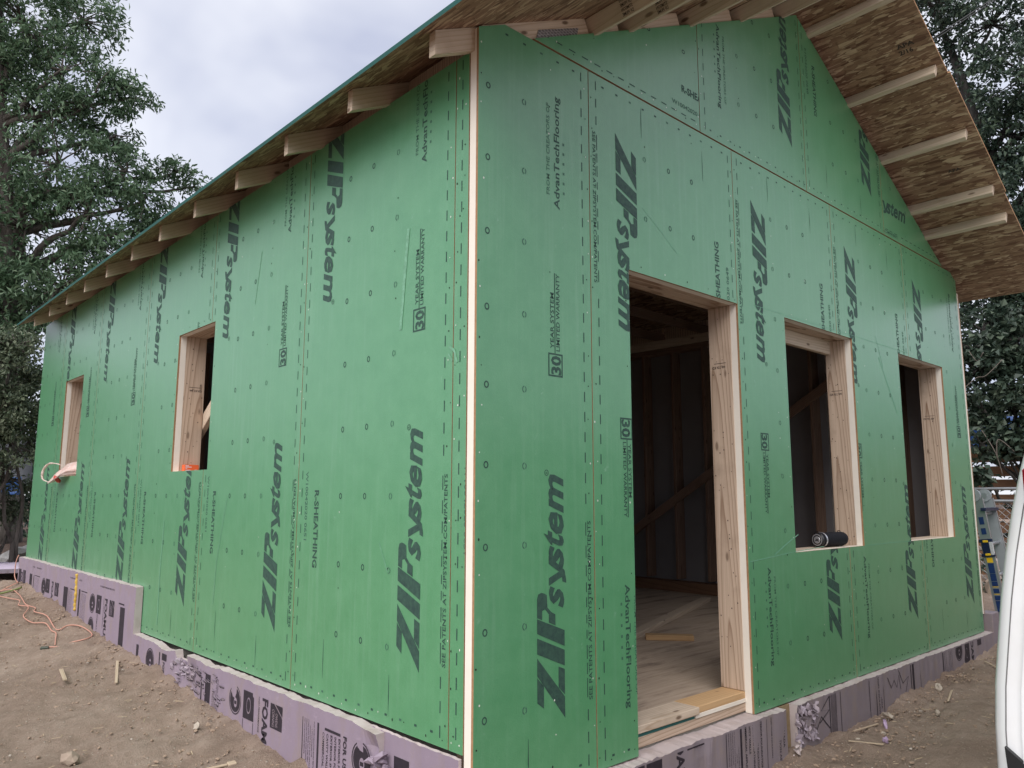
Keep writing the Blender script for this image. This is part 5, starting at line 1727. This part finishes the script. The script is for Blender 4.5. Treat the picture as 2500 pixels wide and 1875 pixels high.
BH = [(-0.6 + 0.9 * k, 15.5 + 0.5 * math.sin(k * 2), 1.0 + 0.5 * math.cos(k * 1.7), 0.8, 0.6, 1.1) for k in range(-7, 4)]
cl = crown_clumps(BH, 70, 0.26, 5)
tag(leaf_cloud('hedge', cl, 30, 0.12, LEAF2, None, 6, aspect=0.5), 'dark hedge closing the back of the yard behind the tall tree', 'hedge', kind='stuff')
RT = [(13.5, 2.28, 10.24, 0.69, 0.69, 0.58), (14.0, 1.55, 9.78, 0.88, 0.88, 0.75), (13.82, 1.01, 8.47, 1.03, 1.03, 0.88), (14.04, 1.4, 7.51, 0.84, 0.84, 0.71), (14.6, 2.05, 7.18, 0.58, 0.58, 0.49), (13.78, 1.18, 6.19, 1.07, 1.07, 0.91), (14.02, 2.28, 6.66, 0.32, 0.32, 0.28), (13.67, 1.66, 5.38, 0.79, 0.79, 0.67), (13.77, 1.2, 4.4, 1.04, 1.04, 0.88), (14.15, 1.79, 4.58, 0.63, 0.63, 0.53), (14.43, 0.42, 7.53, 1.51, 1.51, 1.28), (14.41, 0.55, 5.28, 1.45, 1.45, 1.23), (14.37, 2.15, 5.98, 0.56, 0.56, 0.47), (13.91, 2.64, 11.34, 0.93, 0.93, 0.79), (14.6, -1.5, 6.8, 1.6, 1.6, 1.4), (14.5, -1.2, 9.2, 1.5, 1.5, 1.3)]
RTS = [(14.45, 2.58, 9.39, 0.6, 0.6, 0.51), (14.52, 2.36, 8.62, 0.49, 0.49, 0.42), (14.01, 2.32, 4.11, 0.53, 0.53, 0.45), (14.11, 1.96, 3.99, 0.62, 0.62, 0.53), (13.97, 2.44, 4.68, 0.36, 0.36, 0.3), (14.62, 1.95, 8.59, 0.49, 0.49, 0.42)]
rt = tree('shade_tree', 'dark leafy tree towering behind the right roof edge with sky showing through', [(14.6, 0.6, -0.3), (14.4, 1.1, 3.0), (14.2, 1.6, 5.5), (14.1, 1.9, 7.6), (14.0, 2.3, 9.8)], 0.24, RT, 60, 56, 0.10, 0.30, LEAF2, BARK2, 41, aspect=0.5)
leaf_cloud('crown', crown_clumps(RTS, 40, 0.26, 8), 26, 0.11, LEAF2, rt, 9, aspect=0.5)
VINE = [(10.08, 1.15, 2.67, 0.33, 0.33, 0.28), (10.35, 0.91, 2.79, 0.4, 0.4, 0.34), (9.98, 1.12, 2.09, 0.29, 0.29, 0.25), (10.17, 0.81, 2.2, 0.4, 0.4, 0.34), (9.87, 1.14, 1.62, 0.23, 0.23, 0.19), (10.13, 0.95, 1.65, 0.23, 0.23, 0.2), (10.33, 0.56, 2.35, 0.53, 0.53, 0.45), (10.16, 1.23, 2.98, 0.23, 0.23, 0.2), (10.19, 0.72, 1.69, 0.33, 0.33, 0.28), (9.57, 1.11, 1.2, 0.14, 0.14, 0.12), (10.39, 0.75, 3.06, 0.41, 0.41, 0.35), (10.35, 0.47, 1.74, 0.4, 0.4, 0.34), (10.5, -0.4, 2.3, 0.6, 0.8, 0.7), (10.5, 1.9, 2.2, 0.5, 0.5, 0.8), (10.6, 1.2, 3.3, 0.4, 0.5, 0.4)]
vh = tree('climbing_vine', 'dark broad leaved vine heaped over the slatted fence beside the right corner', [(10.35, 0.7, -0.25), (10.3, 0.8, 0.8), (10.35, 0.8, 1.7), (10.3, 0.9, 2.6)], 0.05, VINE, 120, 28, 0.095, 0.17, LEAF4, BARK2, 51, aspect=0.8, cat='vine')
V, F = join([tube(smooth_path(p, 5), 0.006, 5) for p in ([(9.73, 0.93, 1.41), (9.73, 0.91, 1.65), (9.76, 0.84, 1.62), (9.78, 0.74, 1.50)], [(9.65, 1.21, 2.38), (9.70, 1.08, 2.50), (9.72, 0.97, 2.52), (9.78, 0.78, 2.72)], [(9.9, 1.2, 2.9), (9.85, 1.1, 2.75), (9.8, 1.0, 2.85)], [(9.8, 0.9, 1.2), (9.75, 0.95, 1.5), (9.8, 1.1, 1.8)])])
tag(mesh_np('bare_stems', V, F, flat('pale_stem', (0.13, 0.11, 0.095), 0.9, 0.1), vh, smooth=True), kind='stuff')

cl = crown_clumps([(13.2 + 0.3 * math.sin(k), -6 + 1.3 * k, 1.3 + 0.4 * math.cos(2.3 * k), 0.8, 0.9, 1.9) for k in range(9)], 62, 0.28, 25)
tag(leaf_cloud('hedge', cl, 26, 0.12, LEAF2, None, 26, aspect=0.5), 'dark hedge behind the brown slatted fence', 'hedge', kind='stuff')
# blue tarpaulins half hidden in the leaves
def tarp(name, pts, mat, label):
    n_ = 10; V, F = [], []
    a, b, c, d = [Vector(p) for p in pts]
    nrm = (b - a).cross(d - a).normalized()
    for j in range(n_ + 1):
        for i in range(n_ + 1):
            p = a.lerp(b, i / n_).lerp(d.lerp(c, i / n_), j / n_)
            V.append(p + nrm * 0.10 * mnoise.noise(p * 3.0))
    for j in range(n_):
        for i in range(n_): F.append((j * (n_ + 1) + i, j * (n_ + 1) + i + 1, (j + 1) * (n_ + 1) + i + 1, (j + 1) * (n_ + 1) + i))
    o = mesh_np(name, V, F, mat, None, smooth=True)
    m_ = o.modifiers.new('thickness', 'SOLIDIFY'); m_.thickness = 0.004
    return tag(o, label, 'tarp')
M['tarp'] = flat('blue_tarp', (0.035, 0.10, 0.30), 0.5, 0.4, var=0.35, scale=5)
tarp('tarp', [(11.70, 2.1, 2.15), (11.95, 1.0, 2.15), (11.95, 1.0, 1.52), (11.70, 2.1, 1.52)], M['tarp'], 'blue tarp showing through the vine above the slatted fence')
tarp('tarp', [(-0.1, 10.7, 1.16), (0.55, 10.55, 1.18), (0.56, 10.5, 0.93), (-0.1, 10.62, 0.95)], M['tarp'], 'blue tarp seen between the stems of the shrub past the back corner')
tarp('grey_cover', [(-0.9, 11.3, 1.75), (0.75, 11.1, 1.80), (0.78, 11.0, 1.0), (-0.9, 11.2, 1.0)], flat('grey_cover_cloth', (0.12, 0.125, 0.14), 0.7, 0.3, var=0.2, scale=4), 'grey sheet hanging behind the shrub above the blue tarp')

# ------------------------------------------------------------------ fences
fx = 10.75
sf = empty('slat_fence', (fx, 0.6, -0.25), 'brown fence of wide horizontal boards with open gaps behind the chain link', 'fence')
rr = random.Random(3)
for i in range(9):
    z = -0.12 + 0.20 * i
    for y0 in (-5.0, -2.6, -0.2, 2.2):
        board('slat', (fx, y0 + 0.003, z + rr.uniform(-0.008, 0.008)), (fx, y0 + 2.394, z + rr.uniform(-0.012, 0.012)), 0.145, 0.022, M['old_wood'], sf, up=(1, 0, 0))
for y0 in (-5.0, -2.6, -0.2, 2.2, 4.6):
    board('post', (fx + 0.07, y0, -0.5), (fx + 0.07, y0, 1.75), 0.09, 0.09, M['old_wood'], sf, up=(1, 0, 0))
cx_ = 9.25
cf = empty('chain_link_fence', (cx_, 0.6, -0.3), 'grey chain link fence with a round top rail behind the ladder', 'fence')
gal = flat('galvanised_steel', (0.30, 0.31, 0.32), 0.45, 0.5, metal=0.7, var=0.15)
for z, y0, y1 in ((0.865, -3.2, 3.6), (1.02, -3.2, 3.6)):
    V, F = tube([(cx_ + (0.25 if z > 1 else 0), y0, z), (cx_ + (0.25 if z > 1 else 0), y1, z)], 0.020, 8); mesh_np('rail', V, F, gal, cf, smooth=True)
for y0 in (-3.2, -0.8, 1.6, 3.6):
    V, F = tube([(cx_ + 0.03, y0, -0.6), (cx_ + 0.03, y0, 1.05)], 0.026, 8); mesh_np('post', V, F, gal, cf, smooth=True)
parts = []
zb, zt_ = -0.30, 0.855
y = -3.2 - (zt_ - zb)
while y < 3.6:
    for s in (1, -1):
        ya, yb = (y, y + (zt_ - zb)) if s == 1 else (y + (zt_ - zb), y)
        za, ze = zb, zt_
        if min(ya, yb) < -3.2 or max(ya, yb) > 3.6: continue
        parts.append(tube([(cx_ + 0.002 * s, ya, za), (cx_ + 0.002 * s, yb, ze)], 0.0026, 4, False))
    y += 0.088
V, F = join(parts); tag(mesh_np('chain_mesh', V, F, gal, cf), kind='stuff')
# brush heaped along the foot of the fences
cl = crown_clumps([(8.7, 0.9, -0.05, 0.35, 0.9, 0.25), (8.9, -0.6, 0.0, 0.3, 0.8, 0.25), (9.9, 0.6, 0.1, 0.3, 1.2, 0.35)], 90, 0.14, 15)
tag(leaf_cloud('undergrowth', cl, 16, 0.07, LEAF4, None, 16, aspect=0.5), kind='stuff')
bm = bmesh.new()
for i in range(12): chunk_bm(bm, (8.75 + rr.uniform(-.2, .25), rr.uniform(-0.1, 0.9), gh(8.7, 0.5) + rr.uniform(0.0, 0.16)), rr.uniform(0.06, 0.13), 500 + i, (1.3, 1, 0.7), 0.3)
tag(mesh_bm('rubble', bm, M['stone_g']), kind='stuff')
lump('cloth_bundle', (8.95, 0.62), 0.24, 77, flat('pale_pink_cloth', (0.55, 0.47, 0.43), 0.9, 0.1, var=0.2), 'pale rolled cloth bundle lying behind the ladder', 'bundle', squash=(0.8, 1.6, 0.45), sink=-2.2)

# ------------------------------------------------------------------ ladder
def ladder():
    root = empty('folding_ladder', (6.42, 0.3, gh(6.5, 0.3)), 'silver folding ladder with blue stickers standing beside the right corner', 'ladder')
    alu = flat('ladder_aluminium', (0.46, 0.48, 0.50), 0.35, 0.5, metal=0.75, var=0.15, scale=9)
    alu2 = flat('dull_ladder_aluminium', (0.40, 0.43, 0.45), 0.45, 0.5, metal=0.5, var=0.2, scale=9)
    blue = flat('navy_plastic', (0.007, 0.014, 0.045), 0.4, 0.5)
    stick_ = flat('blue_sticker', (0.010, 0.032, 0.115), 0.4, 0.5, var=0.4, scale=60)
    yel = flat('yellow_sticker', (0.70, 0.46, 0.02), 0.4, 0.5)
    for s in (-1, 1):
        # each half: near rail, far rail, rungs
        T = Vector((6.395, 0.225, 0.90)); T2 = Vector((6.80, 0.250, 0.90))
        if s < 0: B = Vector((6.425, 0.100, gh(6.4, 0.1) + 0.02)); B2 = Vector((6.84, 0.095, gh(6.8, 0.1) + 0.02))
        else: B = Vector((6.43, 0.95, gh(6.4, 0.9) + 0.02)); B2 = Vector((6.84, 0.97, gh(6.8, 0.9) + 0.02))
        if s > 0: T = T + Vector((0, 0.05, 0)); T2 = T2 + Vector((0, 0.05, 0))
        for a, b, nm in ((T, B, 0), (T2, B2, 1)):
            m_ = alu if nm == 0 else alu2
            # channel section: web plus two flanges
            d = (b - a).normalized(); side = Vector((1, 0, 0)) - d * d.x; side.normalize(); w_ = d.cross(side)
            web = board('rail', a, b, 0.085, 0.004, m_, root, up=side, bevel=0)
            for k in (-1, 1):
                board('rail_flange', a + w_ * 0.0445 * k + side * 0.012, b + w_ * 0.0445 * k + side * 0.012, 0.004, 0.030, alu, root, up=side, bevel=0)
        for k in range(4):
            t = 0.12 + 0.25 * k
            V, F = tube([T.lerp(B, t) + Vector((0.003, 0, 0)), T2.lerp(B2, t) - Vector((0.003, 0, 0))], 0.017, 8); mesh_np('rung', V, F, alu, root, smooth=True)
        if s < 0:
            d = (B - T).normalized(); side = Vector((-1, 0, 0)) - d * (-d.x); side.normalize()
            off = side * 0.0045
            def st_(t0, t1, w_, m_, th=0.0015): return board('sticker', T.lerp(B, t0) + off, T.lerp(B, t1) + off, w_ * 0.8, th, m_, root, up=side, bevel=0)
            st_(0.15, 0.21, 0.05, stick_); st_(0.24, 0.29, 0.05, stick_)
            st_(0.475, 0.515, 0.062, yel); 
            for (a_, b_) in ((0.52, 0.60), (0.603, 0.66), (0.664, 0.70), (0.72, 0.755), (0.775, 0.81), (0.815, 0.90)): st_(a_, b_, 0.060, stick_)
            st_(0.703, 0.708, 0.06, yel); st_(0.760, 0.765, 0.06, yel)
            # locking collar with yellow tabs
            for tt, h_ in ((0.34, 0.030), (0.455, 0.030), (0.40, 0.10)):
                c = T.lerp(B, tt); board('locking_collar', c - d * h_ / 2 + off * 2, c + d * h_ / 2 + off * 2, 0.115 if h_ < 0.05 else 0.075, 0.022, blue, root, up=side)
            for tt in (0.345, 0.45): c = T.lerp(B, tt); board('release_tab', c - d * 0.010 + off * 5, c + d * 0.010 + off * 5, 0.045, 0.006, yel, root, up=side)
            c = T.lerp(B, 0.40) + side * 0.012 + Vector((0, -0.040, 0)); board('lever', c - d * 0.06, c + d * 0.06, 0.030, 0.020, flat('grey_lever', (0.45, 0.46, 0.47), 0.4, 0.5), root, up=side)
    for a in (Vector((6.392, 0.25, 0.93)), Vector((6.80, 0.275, 0.93))):
        V, F = tube([a - Vector((0.018, 0, 0)), a + Vector((0.018, 0, 0))], 0.060, 20); h = mesh_np('hinge', V, F, alu2, root)
        V, F = tube([a - Vector((0.022, 0, 0)), a + Vector((0.022, 0, 0))], 0.028, 14); mesh_np('hinge_pin', V, F, alu, h)
    board('spreader', (6.36, 0.17, 0.80), (6.86, 0.20, 0.80), 0.03, 0.045, blue, root, up=(0, 1, 0))
    for y in (0.10, 0.095): pass


ladder()

# ------------------------------------------------------------------ the parked vehicle at the right edge
def car():
    root = empty('parked_car', (3.5, -2.32, gh(3.5, -2.3)), 'white vehicle with a red tail light cut off by the right edge', 'car')
    t = NT('white_car_paint')
    dn = t.noise(t.tex(), 3.0, 5, 0.6)
    t.color(t.mix(t.ramp(dn, [(0.45, 0.0), (0.75, 1.0)]), (0.82, 0.83, 0.84), (0.76, 0.76, 0.75))); t.rough(0.28, 0.5)
    t.b.inputs['Coat Weight'].default_value = 0.5
    white = t.m
    dark = flat('gap_shade_black', (0.012, 0.012, 0.013), 0.5, 0.4); glass = flat('dark_car_glass', (0.015, 0.018, 0.020), 0.08, 0.6)
    red = flat('red_lens', (0.28, 0.010, 0.020), 0.12, 0.6); clear = flat('clear_lens', (0.45, 0.45, 0.43), 0.15, 0.6); tyre = flat('tyre_rubber', (0.02, 0.02, 0.02), 0.85, 0.2); rim = flat('steel_rim', (0.4, 0.4, 0.41), 0.4, 0.5, metal=0.7)
    y0, wd = -1.343, 1.96
    prof = [(-0.16, 0.05), (-0.05, 0.012), (0.07, 0.0), (0.20, 0.003), (0.33, 0.013), (0.47, 0.032), (0.60, 0.050), (0.74, 0.074), (0.88, 0.104), (1.01, 0.138), (1.16, 0.185), (1.32, 0.25), (1.42, 0.33), (1.48, 0.46), (1.51, 0.70)]
    def section(x, ins, zcap):
        L_ = []
        for z, i_ in prof:
            zz = min(z, zcap)
            L_.append((x, y0 - i_ - ins, zz))
        Rr = [(x, 2 * (y0 - wd / 2) - p[1], p[2]) for p in reversed(L_)]
        return L_ + Rr
    xs = [(0.985, 0.075, 9), (0.990, 0.045, 9), (1.005, 0.020, 9), (1.035, 0.005, 9), (1.09, 0.0, 9), (1.8, 0.0, 9), (3.0, 0.0, 9), (4.1, 0.0, 9), (4.6, 0.02, 1.25), (5.1, 0.03, 0.66), (5.9, 0.06, 0.60), (6.15, 0.14, 0.45)]
    V, F = [], []
    for x, i_, zc in xs: V += section(x, i_, zc)
    m_ = len(prof) * 2
    for i in range(len(xs) - 1):
        for k in range(m_):
            k2 = (k + 1) % m_; F.append((i * m_ + k, (i + 1) * m_ + k, (i + 1) * m_ + k2, i * m_ + k2))
    F.append(tuple(range(m_))); F.append(tuple((len(xs) - 1) * m_ + k for k in range(m_ - 1, -1, -1)))
    o = mesh_np('body', V, F, white, root, smooth=True)
    o.data.polygons[len(F) - 1].use_smooth = False; o.data.polygons[len(F) - 2].use_smooth = False
    # rear door: a slightly crowned panel standing just proud, with a shut line round it
    S = section(0, 0.095, 9)
    n_ = len(prof)
    bm = bmesh.new()
    cols = 9
    G = []
    for r_ in range(2, n_ - 1):
        ya, yb = S[r_][1], S[m_ - 1 - r_][1]
        row = []
        for c_ in range(cols + 1):
            f_ = c_ / cols; yy = ya + (yb - ya) * f_
            row.append(bm.verts.new((0.972 - 0.045 * math.sin(math.pi * f_) ** 0.8 - 0.012 * math.sin(math.pi * (r_ - 2) / (n_ - 4)), yy, S[r_][2])))
        G.append(row)
    for a in range(len(G) - 1):
        for c_ in range(cols): bm.faces.new((G[a][c_], G[a + 1][c_], G[a + 1][c_ + 1], G[a][c_ + 1]))
    g = bmesh.ops.extrude_face_region(bm, geom=bm.faces[:])
    for v in g['geom']:
        if isinstance(v, bmesh.types.BMVert): v.co.x = 0.990
    bmesh.ops.recalc_face_normals(bm, faces=bm.faces[:])
    mesh_bm('rear_door', bm, white, root, smooth=False)
    box('rear_window', (0.915, -1.75, 1.06), (0.935, -2.9, 1.40), glass, root, bevel=0.006)
    # tail lights
    for sgn in (0, 1):
        ya, yb = (-1.512, -1.66)
        if sgn: ya, yb = 2 * (y0 - wd / 2) - ya, 2 * (y0 - wd / 2) - yb
        lo, hi = min(ya, yb), max(ya, yb)
        h = box('tail_light', (0.930, lo, 0.897), (1.00, hi, 1.01), red, root, bevel=0.012)
        box('clear_lens', (0.932, lo + 0.004, 0.866), (0.995, hi - 0.002, 0.902), clear, h, bevel=0.006)
    gp_ = [(0.9885 if z < 9 else 0, y0 - i_ - 0.0475, z) for z, i_ in prof[2:-2]]
    V, F = tube(gp_, 0.0018, 6); mesh_np('panel_gap', V, F, flat('gap_shade_seal', (0.16, 0.16, 0.16), 0.7, 0.2), root)
    # bumper, and a black piece painted for the shade in the gap above
    bm = bmesh.new(); bm_box(bm, (0.86, 2 * (y0 - wd / 2) + 1.40, -0.16), (1.05, -1.40, 0.045)); bmesh.ops.bevel(bm, geom=bm.edges[:], offset=0.035, segments=3, affect='EDGES')
    mesh_bm('bumper', bm, white, root, smooth=True)
    V = [(0.9655, -1.392, 0.155), (0.9655, -1.398, 0.05), (0.9655, -1.47, 0.046), (0.9655, -1.455, 0.10), (0.9655, -1.43, 0.125)]
    V2 = [(0.985, *p[1:]) for p in V]
    mesh_np('bumper_gap', V + V2, [(0, 1, 2, 3, 4), (9, 8, 7, 6, 5)] + [(i, 5 + i, 5 + (i + 1) % 5, (i + 1) % 5) for i in range(5)], dark, root)
    for x in (1.95, 5.05):
        for y in (-1.47, 2 * (y0 - wd / 2) + 1.47):
            zc = gh(x, y) + 0.34
            V, F = tube([(x, y - 0.12, zc), (x, y - 0.11, zc), (x, y + 0.11, zc), (x, y + 0.12, zc)], [0.30, 0.34, 0.34, 0.30], 26); w_ = mesh_np('wheel', V, F, tyre, root)
            V, F = tube([(x, y - 0.124, zc), (x, y + 0.124, zc)], 0.20, 20); mesh_np('rim', V, F, rim, w_)
    for sgn in (1, -1):
        yy = y0 - 0.20 if sgn == 1 else y0 - wd + 0.20
        bm = bmesh.new()
        for x_a, x_b in ((1.3, 2.4), (2.5, 3.4), (3.5, 4.2)):
            k = 1 if sgn == 1 else -1
            vs = [bm.verts.new(p) for p in ((x_a, yy + k * 0.055, 1.03), (x_b, yy + k * 0.055, 1.03), (x_b, yy - k * 0.035, 1.30), (x_a, yy - k * 0.035, 1.30))]
            bm.faces.new(vs if sgn == 1 else vs[::-1])
        mesh_bm('side_window', bm, glass, root)


car()

# ------------------------------------------------------------------ overhead line
p0, p1 = Vector((9.63, 1.26, 7.47)), Vector((9.82, 0.53, 7.80))
d = (p1 - p0)
V, F = join([tube([p0 - d * 6, p0 + d * 8], 0.009, 5), tube([p0 - d * 6 + Vector((0, 0, -0.05)), p0 + d * 8 + Vector((0.0, 0, -0.02))], 0.006, 5)])
tag(mesh_np('power_line', V, F, flat('cable_sheath', (0.06, 0.06, 0.065), 0.6, 0.3)), 'thin overhead cable crossing in front of the dark tree above the roof edge', 'cable')
